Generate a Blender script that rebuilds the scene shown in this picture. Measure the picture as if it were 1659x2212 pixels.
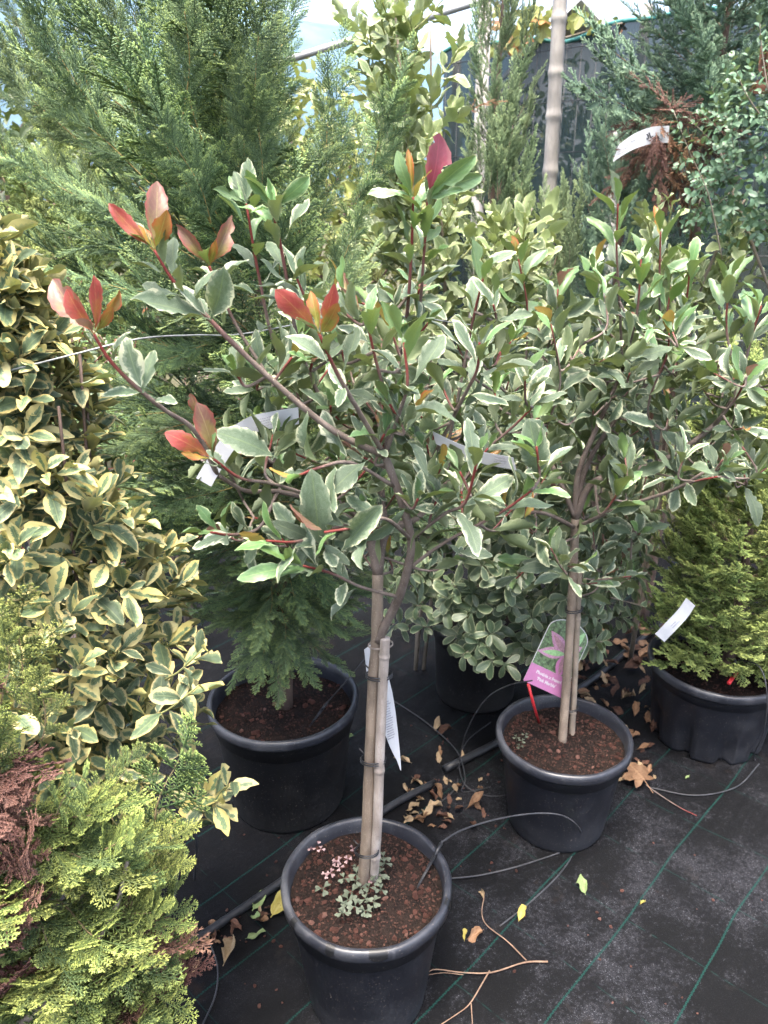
import bpy, math, random
import numpy as np
from mathutils import Vector, Matrix, noise as mnoise

R = math.radians
sc = bpy.context.scene
for o in list(bpy.data.objects):
    bpy.data.objects.remove(o)

# ------------------------------------------------------------------ camera
CAM_H, PITCH, FPX = 1.63, R(21.5), 1661.0           # eye height, tilt, focal length for a frame 1659 x 2212
cam_d = bpy.data.cameras.new('camera')
cam = bpy.data.objects.new('camera', cam_d)
sc.collection.objects.link(cam)
cam.location = (0, 0, CAM_H)
cam.rotation_euler = (math.pi / 2 - PITCH, 0, 0)
cam_d.sensor_fit = 'VERTICAL'
cam_d.sensor_height = 36.0
cam_d.lens = 36.0 * FPX / 2212.0
cam_d.clip_start = 0.02
cam_d.clip_end = 3000
cam_d.dof.use_dof = True
cam_d.dof.focus_distance = 1.35
cam_d.dof.aperture_fstop = 7.5
sc.camera = cam

# ------------------------------------------------------------------ sky, sun, exposure
SUN_EL, SUN_AZ = R(75), R(200)                        # azimuth clockwise from +Y
world = bpy.data.worlds.new('World')
sc.world = world
world.use_nodes = True
wn = world.node_tree
wn.nodes.clear()
sky = wn.nodes.new('ShaderNodeTexSky')
sky.sky_type = 'NISHITA'
sky.sun_disc = False
sky.sun_elevation = SUN_EL
sky.sun_rotation = SUN_AZ
sky.air_density = 1.0
sky.dust_density = 6.0
sky.ozone_density = 0.6
bg = wn.nodes.new('ShaderNodeBackground')
bg.inputs['Strength'].default_value = 0.135
wo = wn.nodes.new('ShaderNodeOutputWorld')
wn.links.new(sky.outputs[0], bg.inputs[0])
wn.links.new(bg.outputs[0], wo.inputs[0])
sun_d = bpy.data.lights.new('sun', 'SUN')
sun_d.energy = 1.5
sun_d.angle = R(20)
sun_d.color = (1.0, 0.955, 0.87)
sun = bpy.data.objects.new('sun', sun_d)
sc.collection.objects.link(sun)
sdir = Vector((math.sin(SUN_AZ) * math.cos(SUN_EL), math.cos(SUN_AZ) * math.cos(SUN_EL), math.sin(SUN_EL)))
sun.rotation_euler = sdir.to_track_quat('Z', 'Y').to_euler()
sun.location = (0, 0, 6)
vs = sc.view_settings
vs.view_transform = 'Standard'
vs.look = 'None'
vs.gamma = 1.0
vs.use_curve_mapping = False
vs.exposure = 2.62
sc.render.engine = 'CYCLES'
sc.cycles.use_denoising = True
sc.cycles.adaptive_threshold = 0.03
sc.cycles.max_bounces = 6
sc.cycles.diffuse_bounces = 3
sc.cycles.glossy_bounces = 2
sc.cycles.transmission_bounces = 3
sc.cycles.transparent_max_bounces = 6
sc.cycles.caustics_reflective = False
sc.cycles.caustics_refractive = False


# ------------------------------------------------------------------ helpers: points
def ray(px, py):
    u, v = (px - 829.5) / FPX, (1106 - py) / FPX
    return Vector((u, math.cos(PITCH) + v * math.sin(PITCH), -math.sin(PITCH) + v * math.cos(PITCH)))


def P(px, py, Y):
    d = ray(px, py)
    return Vector((0, 0, CAM_H)) + d * (Y / d.y)


def G(px, py, z=0.0):
    d = ray(px, py)
    return Vector((0, 0, CAM_H)) + d * ((z - CAM_H) / d.z)


COL = sc.collection


def tag(o, label=None, cat=None, group=None, kind=None):
    if label:
        o['label'] = label
    if cat:
        o['category'] = cat
    if group:
        o['group'] = group
    if kind:
        o['kind'] = kind
    return o


def empty(name, loc, label, cat, group=None):
    o = bpy.data.objects.new(name, None)
    o.empty_display_size = 0.05
    COL.objects.link(o)
    o.location = loc
    return tag(o, label, cat, group)


def put(name, me, parent=None, M=None):
    """link a mesh as one object; M is in world space, parents are unrotated"""
    o = bpy.data.objects.new(name, me)
    COL.objects.link(o)
    M = M if M is not None else Matrix.Identity(4)
    if parent is not None:
        o.parent = parent
        off = parent.location.copy()
        pp = parent.parent
        while pp is not None:
            off += pp.location
            pp = pp.parent
        o.matrix_basis = Matrix.Translation(-off) @ M
    else:
        o.matrix_basis = M
    return o


class MB:
    """collects vertices, faces and two vertex attributes; build() gives one mesh"""

    def __init__(self):
        self.v, self.f, self.tip, self.lc, self.n = [], [], [], [], 0

    def add(self, v, f, tip=None, lc=None):
        v = np.asarray(v, dtype=np.float64).reshape(-1, 3)
        k = len(v)
        self.v.append(v)
        self.tip.append(np.zeros(k) if tip is None else np.broadcast_to(np.asarray(tip, float), (k,)))
        self.lc.append(np.zeros((k, 3)) if lc is None else np.asarray(lc, float))
        if isinstance(f, np.ndarray):
            self.f.append((f + self.n))
        else:
            by = {}
            for q in f:
                by.setdefault(len(q), []).append(q)
            for q in by.values():
                self.f.append(np.asarray(q, dtype=np.int64) + self.n)
        self.n += k
        return self

    def mesh(self, name, mats, smooth=True):
        me = bpy.data.meshes.new(name)
        v = np.concatenate(self.v)
        loops = np.concatenate([q.reshape(-1) for q in self.f]).astype(np.int32)
        tot = np.concatenate([np.full(len(q), q.shape[1]) for q in self.f]).astype(np.int32)
        st = np.concatenate([[0], np.cumsum(tot)[:-1]]).astype(np.int32)
        me.vertices.add(len(v))
        me.vertices.foreach_set('co', v.reshape(-1).astype(np.float32))
        me.loops.add(len(loops))
        me.loops.foreach_set('vertex_index', loops)
        me.polygons.add(len(tot))
        me.polygons.foreach_set('loop_start', st)
        me.polygons.foreach_set('loop_total', tot)
        me.polygons.foreach_set('use_smooth', np.full(len(tot), smooth))
        a = me.attributes.new('tip', 'FLOAT', 'POINT')
        a.data.foreach_set('value', np.concatenate(self.tip).astype(np.float32))
        a = me.attributes.new('lc', 'FLOAT_VECTOR', 'POINT')
        a.data.foreach_set('vector', np.concatenate(self.lc).reshape(-1).astype(np.float32))
        for m in (mats if isinstance(mats, (list, tuple)) else [mats]):
            me.materials.append(m)
        me.update(calc_edges=True)
        me.validate()
        return me

    def build(self, name, mats, parent=None, smooth=True, M=None):
        return put(name, self.mesh(name, mats, smooth), parent, M)


def smooth_path(pts, n):
    """Catmull-Rom through pts, n samples per span"""
    p = [Vector(q) for q in pts]
    if len(p) < 3:
        return [p[0].lerp(p[-1], i / n) for i in range(n + 1)]
    p = [p[0] * 2 - p[1]] + p + [p[-1] * 2 - p[-2]]
    out = []
    for i in range(1, len(p) - 2):
        a, b, c, d = p[i - 1], p[i], p[i + 1], p[i + 2]
        for k in range(n):
            t = k / n
            out.append(0.5 * ((2 * b) + (c - a) * t + (2 * a - 5 * b + 4 * c - d) * t * t + (3 * b - a - 3 * c + d) * t ** 3))
    out.append(p[-2])
    return out


def tube(mb, pts, r0, r1=None, sides=6, t0=0.0, t1=1.0, cap=True, rad=None):
    r1 = r0 if r1 is None else r1
    pts = [Vector(q) for q in pts]
    n = len(pts)
    T = [(pts[min(i + 1, n - 1)] - pts[max(i - 1, 0)]).normalized() for i in range(n)]
    up = Vector((0, 0, 1)) if abs(T[0].z) < 0.9 else Vector((1, 0, 0))
    X = T[0].cross(up).normalized()
    vs_, tip = [], []
    for i in range(n):
        X = (X - T[i] * X.dot(T[i])).normalized()
        Yv = T[i].cross(X)
        f = i / (n - 1)
        r = rad(f) if rad else r0 + (r1 - r0) * f
        for k in range(sides):
            a = 2 * math.pi * k / sides
            vs_.append(pts[i] + X * (math.cos(a) * r) + Yv * (math.sin(a) * r))
            tip.append(t0 + (t1 - t0) * f)
    F = [(i * sides + k, i * sides + (k + 1) % sides, (i + 1) * sides + (k + 1) % sides, (i + 1) * sides + k)
         for i in range(n - 1) for k in range(sides)]
    if cap:
        F.append(tuple(range(sides))[::-1])
        F.append(tuple((n - 1) * sides + k for k in range(sides)))
    mb.add([tuple(q) for q in vs_], F, tip)
    return mb


def lathe(mb, prof, seg=64, rfun=None, zfun=None):
    v, F = [], []
    for (r, z) in prof:
        for k in range(seg):
            a = 2 * math.pi * k / seg
            rr = rfun(r, z, a) if rfun else r
            zz = zfun(r, z, a) if zfun else z
            v.append((rr * math.cos(a), rr * math.sin(a), zz))
    for i in range(len(prof) - 1):
        for k in range(seg):
            F.append((i * seg + k, i * seg + (k + 1) % seg, (i + 1) * seg + (k + 1) % seg, (i + 1) * seg + k))
    mb.add(v, F)
    return mb


def box(mb, c, s):
    c, s = Vector(c), Vector(s) / 2
    v = [(c.x + s.x * i, c.y + s.y * j, c.z + s.z * k) for i in (-1, 1) for j in (-1, 1) for k in (-1, 1)]
    mb.add(v, [(0, 1, 3, 2), (4, 6, 7, 5), (0, 4, 5, 1), (2, 3, 7, 6), (0, 2, 6, 4), (1, 5, 7, 3)])
    return mb


# ------------------------------------------------------------------ helpers: materials
class NT:
    def __init__(self, name):
        self.m = bpy.data.materials.new(name)
        self.m.use_nodes = True
        self.t = self.m.node_tree
        self.t.nodes.clear()
        self.out = self.t.nodes.new('ShaderNodeOutputMaterial')

    def n(self, typ, ins=None, **props):
        nd = self.t.nodes.new(typ)
        for k, v in props.items():
            setattr(nd, k, v)
        for k, v in (ins or {}).items():
            s = nd.inputs[k]
            if isinstance(v, bpy.types.NodeSocket):
                self.t.links.new(v, s)
            else:
                if isinstance(v, tuple) and len(v) == 3 and s.type == 'RGBA':
                    v = v + (1.0,)
                s.default_value = v
        return nd

    def math(self, op, a, b=0.0, c=0.0, clamp=False):
        nd = self.n('ShaderNodeMath', {0: a, 1: b, 2: c}, operation=op)
        nd.use_clamp = clamp
        return nd.outputs[0]

    def mix(self, f, a, b, blend='MIX'):
        nd = self.n('ShaderNodeMix', data_type='RGBA', blend_type=blend)
        for i, v in ((0, f), (6, a), (7, b)):
            s = nd.inputs[i]
            if isinstance(v, bpy.types.NodeSocket):
                self.t.links.new(v, s)
            else:
                s.default_value = (v + (1.0,)) if isinstance(v, tuple) and len(v) == 3 else v
        return nd.outputs[2]

    def step(self, x, lo, hi):
        nd = self.n('ShaderNodeMapRange', {0: x, 1: lo, 2: hi, 3: 0.0, 4: 1.0}, interpolation_type='SMOOTHSTEP')
        return nd.outputs[0]

    def noise(self, vec, scale, detail=2.0, rough=0.5, out=0):
        ins = {'Scale': scale, 'Detail': detail, 'Roughness': rough}
        if vec is not None:
            ins['Vector'] = vec
        return self.n('ShaderNodeTexNoise', ins).outputs[out]

    def attr(self, name):
        return self.n('ShaderNodeAttribute', attribute_name=name)

    def coord(self, which='Object'):
        return self.n('ShaderNodeTexCoord').outputs[which]

    def rand(self):
        return self.n('ShaderNodeObjectInfo').outputs['Random']

    def bump(self, h, strength=0.3, dist=0.002):
        return self.n('ShaderNodeBump', {'Height': h, 'Strength': strength, 'Distance': dist}).outputs[0]

    def principled(self, col, rough=0.6, spec=0.4, normal=None, **kw):
        ins = {'Base Color': col, 'Roughness': rough, 'Specular IOR Level': spec}
        if normal is not None:
            ins['Normal'] = normal
        ins.update(kw)
        return self.n('ShaderNodeBsdfPrincipled', ins).outputs[0]

    def finish(self, sh):
        self.t.links.new(sh, self.out.inputs[0])
        return self.m


def leaf_mat(name, green, green2, margin, th=0.72, amp=0.7, pale=(0.3, 0.36, 0.26), back=(0.22, 0.27, 0.13), speck=0.0,
             rough=0.42, trans=0.16, var=0.35, midc=(0.35, 0.4, 0.25), spec=0.45, thvar=0.3):
    t = NT(name)
    lc = t.n('ShaderNodeSeparateXYZ', {0: t.attr('lc').outputs['Vector']})
    u, v, r = lc.outputs
    rnd = t.math('FRACT', t.math('ADD', r, t.rand()))
    rnd2 = t.math('FRACT', t.math('MULTIPLY', rnd, 17.31))
    vec = t.n('ShaderNodeCombineXYZ', {0: t.math('MULTIPLY', u, 0.55), 1: t.math('MULTIPLY', v, 1.6), 2: t.math('MULTIPLY', rnd, 43.0)}).outputs[0]
    au = t.math('ABSOLUTE', u)
    vec2 = t.n('ShaderNodeCombineXYZ', {0: t.math('MULTIPLY', u, 0.45), 1: t.math('MULTIPLY', t.math('SUBTRACT', v, t.math('MULTIPLY', au, 0.16)), 3.6), 2: t.math('MULTIPLY', rnd, 43.0)}).outputs[0]
    n1 = t.noise(vec2, 2.6, 4.0, 0.62)
    e = t.math('MAXIMUM', au, t.math('POWER', v, 6.0))
    ed = t.math('ADD', e, t.math('MULTIPLY', t.math('SUBTRACT', n1, 0.5), amp))
    thr = t.math('SUBTRACT', th + thvar / 2, t.math('MULTIPLY', rnd2, thvar))
    d = t.math('SUBTRACT', ed, thr)
    fm = t.step(d, -0.02, 0.035)
    fp = t.step(d, -0.30, -0.14)
    g = t.mix(t.math('MULTIPLY', rnd, var * 2, clamp=True), green, green2)
    g = t.mix(t.math('MULTIPLY', t.step(t.noise(vec, 9.0, 3.0), 0.35, 0.75), 0.5), g, tuple(c * 0.72 for c in green))
    if speck:
        sp = t.step(t.noise(vec, 55.0, 1.0), 0.60, 0.72)
        g = t.mix(t.math('MULTIPLY', sp, speck), g, pale)
    g = t.mix(t.math('MULTIPLY', fp, 0.55), g, pale)
    col = t.mix(fm, g, margin)
    rib = t.math('SUBTRACT', 1.0, t.step(au, 0.02, 0.07))
    col = t.mix(t.math('MULTIPLY', rib, 0.55), col, midc)
    bl = t.math('MULTIPLY', t.step(t.noise(vec, 3.4, 5.0, 0.75), 0.66, 0.72), t.step(rnd2, 0.5, 0.6))
    col = t.mix(t.math('MULTIPLY', bl, 0.55), col, (0.16, 0.10, 0.05))
    bf = t.n('ShaderNodeNewGeometry').outputs['Backfacing']
    col = t.mix(t.math('MULTIPLY', bf, 0.72), col, back)
    # slow brightness spread from leaf to leaf
    hsv = t.n('ShaderNodeHueSaturation', {'Color': col, 'Hue': t.math('ADD', 0.49, t.math('MULTIPLY', rnd2, 0.02)),
                                          'Saturation': t.math('ADD', 0.85, t.math('MULTIPLY', rnd, 0.25)),
                                          'Value': t.math('ADD', 0.82, t.math('MULTIPLY', rnd2, 0.36))}).outputs[0]
    ve = t.math('SINE', t.math('ADD', t.math('MULTIPLY', v, 52.0), t.math('MULTIPLY', au, -9.0)))
    h = t.math('ADD', t.math('MULTIPLY', ve, 0.12), t.noise(vec, 8.0, 3.0))
    nb = t.bump(h, 0.22, 0.0015)
    ro = t.math('ADD', rough - 0.08, t.math('MULTIPLY', t.noise(vec, 6.0), 0.2))
    p = t.principled(hsv, ro, spec, nb)
    tr = t.n('ShaderNodeBsdfTranslucent', {'Color': t.mix(0.5, hsv, (0.25, 0.33, 0.05), 'MIX'), 'Normal': nb}).outputs[0]
    return t.finish(t.n('ShaderNodeMixShader', {0: trans, 1: p, 2: tr}).outputs[0])


def young_mat(name, c_base, c_mid, c_edge, back, rough=0.4, trans=0.3):
    t = NT(name)
    lc = t.n('ShaderNodeSeparateXYZ', {0: t.attr('lc').outputs['Vector']})
    u, v, r = lc.outputs
    rnd = t.math('FRACT', t.math('ADD', r, t.rand()))
    vec = t.n('ShaderNodeCombineXYZ', {0: t.math('MULTIPLY', u, 0.5), 1: t.math('MULTIPLY', v, 1.5), 2: t.math('MULTIPLY', rnd, 31.0)}).outputs[0]
    n1 = t.noise(vec, 2.2, 4.0, 0.6)
    au = t.math('ABSOLUTE', u)
    f = t.math('ADD', t.math('MULTIPLY', v, 0.7), t.math('MULTIPLY', t.math('SUBTRACT', n1, 0.5), 1.1))
    col = t.mix(t.step(f, 0.1, 0.55), c_base, c_mid)
    col = t.mix(t.math('MULTIPLY', t.step(t.math('ADD', au, t.math('MULTIPLY', n1, 0.4)), 0.8, 1.15), 0.8), col, c_edge)
    rib = t.math('SUBTRACT', 1.0, t.step(au, 0.015, 0.06))
    col = t.mix(t.math('MULTIPLY', rib, 0.5), col, tuple(min(1, c * 1.5 + 0.04) for c in c_base))
    vn_ = t.math('ABSOLUTE', t.math('SINE', t.math('ADD', t.math('MULTIPLY', v, 24.0), t.math('MULTIPLY', au, -7.0))))
    vn_ = t.math('MULTIPLY', t.math('SUBTRACT', 1.0, t.step(vn_, 0.02, 0.16)), 0.35)
    col = t.mix(vn_, col, tuple(min(1, c * 1.35 + 0.03) for c in c_base))
    col = t.mix(t.math('MULTIPLY', t.step(t.noise(vec, 4.5, 4.0, 0.7), 0.5, 0.75), 0.45), col, (0.16, 0.10, 0.05))
    bf = t.n('ShaderNodeNewGeometry').outputs['Backfacing']
    col = t.mix(t.math('MULTIPLY', bf, 0.7), col, back)
    ve = t.math('SINE', t.math('ADD', t.math('MULTIPLY', v, 60.0), t.math('MULTIPLY', au, -10.0)))
    nb = t.bump(t.math('ADD', t.math('MULTIPLY', ve, 0.06), t.noise(vec, 7.0, 3.0)), 0.22, 0.0015)
    p = t.principled(col, rough, 0.5, nb)
    tr = t.n('ShaderNodeBsdfTranslucent', {'Color': col, 'Normal': nb}).outputs[0]
    return t.finish(t.n('ShaderNodeMixShader', {0: trans, 1: p, 2: tr}).outputs[0])


def conifer_mat(name, inner, outer, tipc, stem, tip0=0.72, rough=0.6, trans=0.12, var=0.3):
    """tip attribute: -1 woody stem, 0..1 along the scale-leaved twigs"""
    t = NT(name)
    tip = t.attr('tip').outputs['Fac']
    oc = t.coord('Object')
    rnd = t.rand()
    off = t.n('ShaderNodeVectorMath', {0: oc, 1: t.n('ShaderNodeCombineXYZ', {0: rnd, 1: rnd, 2: rnd}).outputs[0]}, operation='ADD').outputs[0]
    n1 = t.noise(off, 9.0, 3.0)
    n2 = t.noise(off, 180.0, 2.0)
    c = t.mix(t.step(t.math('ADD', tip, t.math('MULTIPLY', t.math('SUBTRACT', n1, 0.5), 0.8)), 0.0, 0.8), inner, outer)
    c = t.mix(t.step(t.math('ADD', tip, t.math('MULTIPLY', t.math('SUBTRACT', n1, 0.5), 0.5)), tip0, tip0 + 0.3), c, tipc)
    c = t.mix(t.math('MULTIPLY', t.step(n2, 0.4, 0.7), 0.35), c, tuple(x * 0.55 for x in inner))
    c = t.mix(t.math('LESS_THAN', tip, -0.01), c, stem)
    c = t.n('ShaderNodeHueSaturation', {'Color': c, 'Hue': t.math('ADD', 0.5 - 0.012, t.math('MULTIPLY', rnd, 0.024)),
                                        'Value': t.math('ADD', 1.0 - var / 2, t.math('MULTIPLY', rnd, var))}).outputs[0]
    p = t.principled(c, rough, 0.35)
    tr = t.n('ShaderNodeBsdfTranslucent', {'Color': c}).outputs[0]
    return t.finish(t.n('ShaderNodeMixShader', {0: trans, 1: p, 2: tr}).outputs[0])


def bark_mat(name, c1, c2, red=None, fleck=(0.4, 0.34, 0.27), scale=1.0):
    """tip attribute runs 0 (old wood) to 1 (young red shoot)"""
    t = NT(name)
    oc = t.coord('Object')
    st = t.n('ShaderNodeVectorMath', {0: oc, 1: (1.0, 1.0, 0.25)}, operation='MULTIPLY').outputs[0]
    n1 = t.noise(st, 60 * scale, 4.0, 0.6)
    n2 = t.noise(oc, 420 * scale, 2.0)
    n3 = t.noise(oc, 14 * scale, 2.0)
    c = t.mix(t.step(n1, 0.3, 0.7), c1, c2)
    c = t.mix(t.math('MULTIPLY', t.step(n3, 0.45, 0.7), 0.5), c, tuple(x * 0.6 for x in c1))
    c = t.mix(t.math('MULTIPLY', t.step(n2, 0.62, 0.72), 0.6), c, fleck)
    if red:
        tip = t.attr('tip').outputs['Fac']
        c = t.mix(t.step(t.math('ADD', tip, t.math('MULTIPLY', t.math('SUBTRACT', n3, 0.5), 0.25)), 0.45, 0.85), c, red)
    nb = t.bump(t.math('ADD', n1, t.math('MULTIPLY', n2, 0.4)), 0.5, 0.002)
    return t.finish(t.principled(c, 0.75, 0.3, nb))


def plain_mat(name, col, rough=0.6, spec=0.4, nscale=40.0, namp=0.25, bump=0.15, bscale=200.0, **kw):
    t = NT(name)
    oc = t.coord('Object')
    n1 = t.noise(oc, nscale, 4.0, 0.6)
    c = t.mix(t.step(n1, 0.3, 0.7), tuple(x * (1 - namp) for x in col), tuple(min(1, x * (1 + namp)) for x in col))
    nb = t.bump(t.noise(oc, bscale, 2.0), bump, 0.001)
    return t.finish(t.principled(c, t.math('ADD', rough - 0.08, t.math('MULTIPLY', n1, 0.16)), spec, nb, **kw))


def pot_mat(name, col=(0.018, 0.02, 0.026), dust=(0.13, 0.13, 0.14), dusty=0.35, rough=0.42):
    t = NT(name)
    oc = t.coord('Object')
    n1 = t.noise(oc, 5.0, 5.0, 0.65)
    n2 = t.noise(oc, 260.0, 2.0)
    sv = t.n('ShaderNodeVectorMath', {0: oc, 1: (14.0, 14.0, 1.2)}, operation='MULTIPLY').outputs[0]
    n3 = t.noise(sv, 3.0, 4.0, 0.7)
    z = t.n('ShaderNodeSeparateXYZ', {0: oc}).outputs[2]
    low = t.math('SUBTRACT', 1.0, t.step(t.math('ADD', z, t.math('MULTIPLY', n1, 0.05)), 0.03, 0.13))
    f = t.math('ADD', t.math('MULTIPLY', t.step(n1, 0.42, 0.72), dusty), t.math('MULTIPLY', t.step(n3, 0.56, 0.78), dusty * 0.5))
    f = t.math('ADD', f, t.math('MULTIPLY', low, 0.25), clamp=True)
    c = t.mix(f, col, dust)
    c = t.mix(t.math('MULTIPLY', t.step(n2, 0.66, 0.72), 0.45), c, (0.22, 0.19, 0.16))
    nb = t.bump(t.math('ADD', n2, t.math('MULTIPLY', n3, 0.6)), 0.12, 0.001)
    return t.finish(t.principled(c, t.math('ADD', rough - 0.05, t.math('MULTIPLY', f, 0.5)), 0.5, nb))


def soil_mat(name, col=(0.0075, 0.005, 0.0042), col2=(0.021, 0.0125, 0.0098)):
    t = NT(name)
    oc = t.coord('Object')
    n1 = t.noise(oc, 28.0, 5.0, 0.7)
    n2 = t.noise(oc, 240.0, 3.0, 0.7)
    c = t.mix(t.step(n1, 0.35, 0.7), col, col2)
    c = t.mix(t.step(n2, 0.58, 0.8), c, (0.055, 0.031, 0.025))
    nb = t.bump(t.math('ADD', n1, n2), 1.0, 0.008)
    return t.finish(t.principled(c, 0.92, 0.2, nb))


M = {}
M['photinia'] = leaf_mat('photinia_leaf', (0.072, 0.108, 0.068), (0.125, 0.168, 0.112), (0.42, 0.43, 0.29), th=0.88, amp=1.15,
                         pale=(0.225, 0.268, 0.19), back=(0.14, 0.172, 0.082), speck=0.6, midc=(0.155, 0.21, 0.10), thvar=0.5, rough=0.6, spec=0.22)
M['photinia_green'] = leaf_mat('photinia_green_leaf', (0.075, 0.148, 0.052), (0.115, 0.19, 0.075), (0.38, 0.42, 0.20), th=1.05, amp=0.45,
                               pale=(0.19, 0.26, 0.14), back=(0.135, 0.205, 0.06), speck=0.35, midc=(0.19, 0.26, 0.09), rough=0.36)
M['photinia_red'] = young_mat('photinia_red_leaf', (0.30, 0.115, 0.04), (0.31, 0.055, 0.046), (0.37, 0.095, 0.08), (0.30, 0.085, 0.075))
M['photinia_orange'] = young_mat('photinia_orange_leaf', (0.19, 0.19, 0.035), (0.29, 0.145, 0.035), (0.38, 0.09, 0.04), (0.27, 0.21, 0.05))
M['photinia_bronze'] = young_mat('photinia_bronze_leaf', (0.18, 0.14, 0.045), (0.15, 0.075, 0.055), (0.24, 0.06, 0.05), (0.17, 0.10, 0.075))
M['photinia_magenta'] = young_mat('photinia_magenta_leaf', (0.26, 0.045, 0.07), (0.25, 0.068, 0.098), (0.33, 0.12, 0.13), (0.27, 0.075, 0.11))
M['photinia_bark'] = bark_mat('photinia_bark', (0.12, 0.092, 0.078), (0.20, 0.16, 0.138), red=(0.135, 0.024, 0.020))
M['photinia_trunk'] = bark_mat('photinia_trunk_bark', (0.165, 0.128, 0.098), (0.255, 0.205, 0.16), fleck=(0.40, 0.34, 0.25))
M['euonymus'] = leaf_mat('euonymus_leaf', (0.062, 0.10, 0.060), (0.125, 0.168, 0.10), (0.45, 0.385, 0.165), th=0.55, amp=1.15,
                         pale=(0.18, 0.24, 0.13), back=(0.30, 0.28, 0.12), speck=0.0, midc=(0.20, 0.25, 0.10), rough=0.58, spec=0.22, thvar=0.6)
M['elaeagnus'] = leaf_mat('elaeagnus_leaf', (0.155, 0.20, 0.085), (0.23, 0.275, 0.125), (0.43, 0.45, 0.27), th=0.84, amp=0.7,
                          pale=(0.27, 0.33, 0.15), back=(0.26, 0.31, 0.14), speck=0.3, midc=(0.36, 0.40, 0.18), rough=0.5)
M['pittosporum'] = leaf_mat('pittosporum_leaf', (0.066, 0.10, 0.058), (0.10, 0.142, 0.08), (0.32, 0.33, 0.20), th=0.90, amp=0.3,
                            pale=(0.15, 0.19, 0.10), back=(0.13, 0.165, 0.08), speck=0.0, midc=(0.16, 0.21, 0.10), rough=0.4, thvar=0.15)
M['privet'] = leaf_mat('small_leaf', (0.075, 0.15, 0.085), (0.12, 0.20, 0.115), (0.2, 0.28, 0.2), th=1.3, amp=0.2,
                       pale=(0.13, 0.21, 0.13), back=(0.14, 0.215, 0.13), midc=(0.15, 0.22, 0.13))
M['far'] = leaf_mat('far_leaf', (0.04, 0.07, 0.025), (0.09, 0.12, 0.038), (0.2, 0.2, 0.08), th=1.4, amp=0.2,
                    pale=(0.08, 0.11, 0.05), back=(0.09, 0.12, 0.045), midc=(0.08, 0.1, 0.05))
M['far_yellow'] = leaf_mat('far_yellow_leaf', (0.20, 0.23, 0.07), (0.28, 0.28, 0.09), (0.4, 0.36, 0.1), th=1.4, amp=0.2,
                           pale=(0.3, 0.3, 0.1), back=(0.3, 0.32, 0.12), midc=(0.3, 0.3, 0.12))
M['vine'] = young_mat('vine_leaf', (0.30, 0.22, 0.06), (0.33, 0.14, 0.05), (0.28, 0.07, 0.04), (0.3, 0.17, 0.08))
M['vine_green'] = young_mat('vine_green_leaf', (0.24, 0.28, 0.07), (0.28, 0.29, 0.08), (0.3, 0.22, 0.06), (0.28, 0.3, 0.1))
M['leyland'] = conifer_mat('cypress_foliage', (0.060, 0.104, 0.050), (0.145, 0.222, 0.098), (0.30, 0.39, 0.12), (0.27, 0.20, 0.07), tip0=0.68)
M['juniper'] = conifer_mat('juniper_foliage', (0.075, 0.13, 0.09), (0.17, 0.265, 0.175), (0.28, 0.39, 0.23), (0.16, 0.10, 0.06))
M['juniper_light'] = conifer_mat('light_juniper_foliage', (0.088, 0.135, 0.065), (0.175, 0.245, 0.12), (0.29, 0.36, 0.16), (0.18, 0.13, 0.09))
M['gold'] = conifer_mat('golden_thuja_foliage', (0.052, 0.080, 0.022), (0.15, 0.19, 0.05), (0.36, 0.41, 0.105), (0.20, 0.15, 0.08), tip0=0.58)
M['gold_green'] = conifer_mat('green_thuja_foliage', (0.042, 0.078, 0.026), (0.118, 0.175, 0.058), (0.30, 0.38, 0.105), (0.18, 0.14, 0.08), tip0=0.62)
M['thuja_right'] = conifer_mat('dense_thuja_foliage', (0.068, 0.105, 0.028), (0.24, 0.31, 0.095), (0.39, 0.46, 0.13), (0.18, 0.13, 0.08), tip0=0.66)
M['dead'] = conifer_mat('dead_foliage', (0.062, 0.030, 0.023), (0.14, 0.068, 0.052), (0.21, 0.115, 0.085), (0.16, 0.08, 0.055))
M['dead_orange'] = conifer_mat('rusty_foliage', (0.17, 0.08, 0.045), (0.29, 0.155, 0.09), (0.36, 0.21, 0.13), (0.22, 0.11, 0.07))
M['conifer_bark'] = bark_mat('conifer_bark', (0.085, 0.058, 0.045), (0.15, 0.105, 0.085), fleck=(0.2, 0.15, 0.12), scale=0.7)
M['grey_twig'] = bark_mat('grey_twig_bark', (0.17, 0.14, 0.11), (0.28, 0.23, 0.18), fleck=(0.35, 0.3, 0.24))
M['dry_twig'] = bark_mat('dry_twig_bark', (0.15, 0.095, 0.065), (0.23, 0.155, 0.11), fleck=(0.3, 0.22, 0.16))
M['green_twig'] = bark_mat('green_twig_bark', (0.22, 0.24, 0.09), (0.30, 0.31, 0.14), fleck=(0.4, 0.38, 0.2))
M['bamboo'] = bark_mat('bamboo_cane', (0.26, 0.22, 0.19), (0.42, 0.37, 0.335), fleck=(0.13, 0.10, 0.085))
M['pole'] = bark_mat('weathered_pole', (0.23, 0.215, 0.205), (0.35, 0.33, 0.305), fleck=(0.25, 0.2, 0.17), scale=0.5)
M['pot'] = pot_mat('black_pot_plastic', (0.0070, 0.0080, 0.0120), (0.036, 0.038, 0.045), 0.40)
M['pot_rim'] = pot_mat('pot_rim_plastic', (0.018, 0.020, 0.027), (0.085, 0.088, 0.099), 0.85, 0.38)
M['pot_b'] = pot_mat('worn_pot_plastic', (0.0028, 0.0032, 0.0046), (0.022, 0.021, 0.0205), 0.30, 0.5)
M['soil'] = soil_mat('potting_soil')
M['soil_dark'] = soil_mat('dark_litter_soil', (0.010, 0.007, 0.006), (0.028, 0.016, 0.012))
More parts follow.
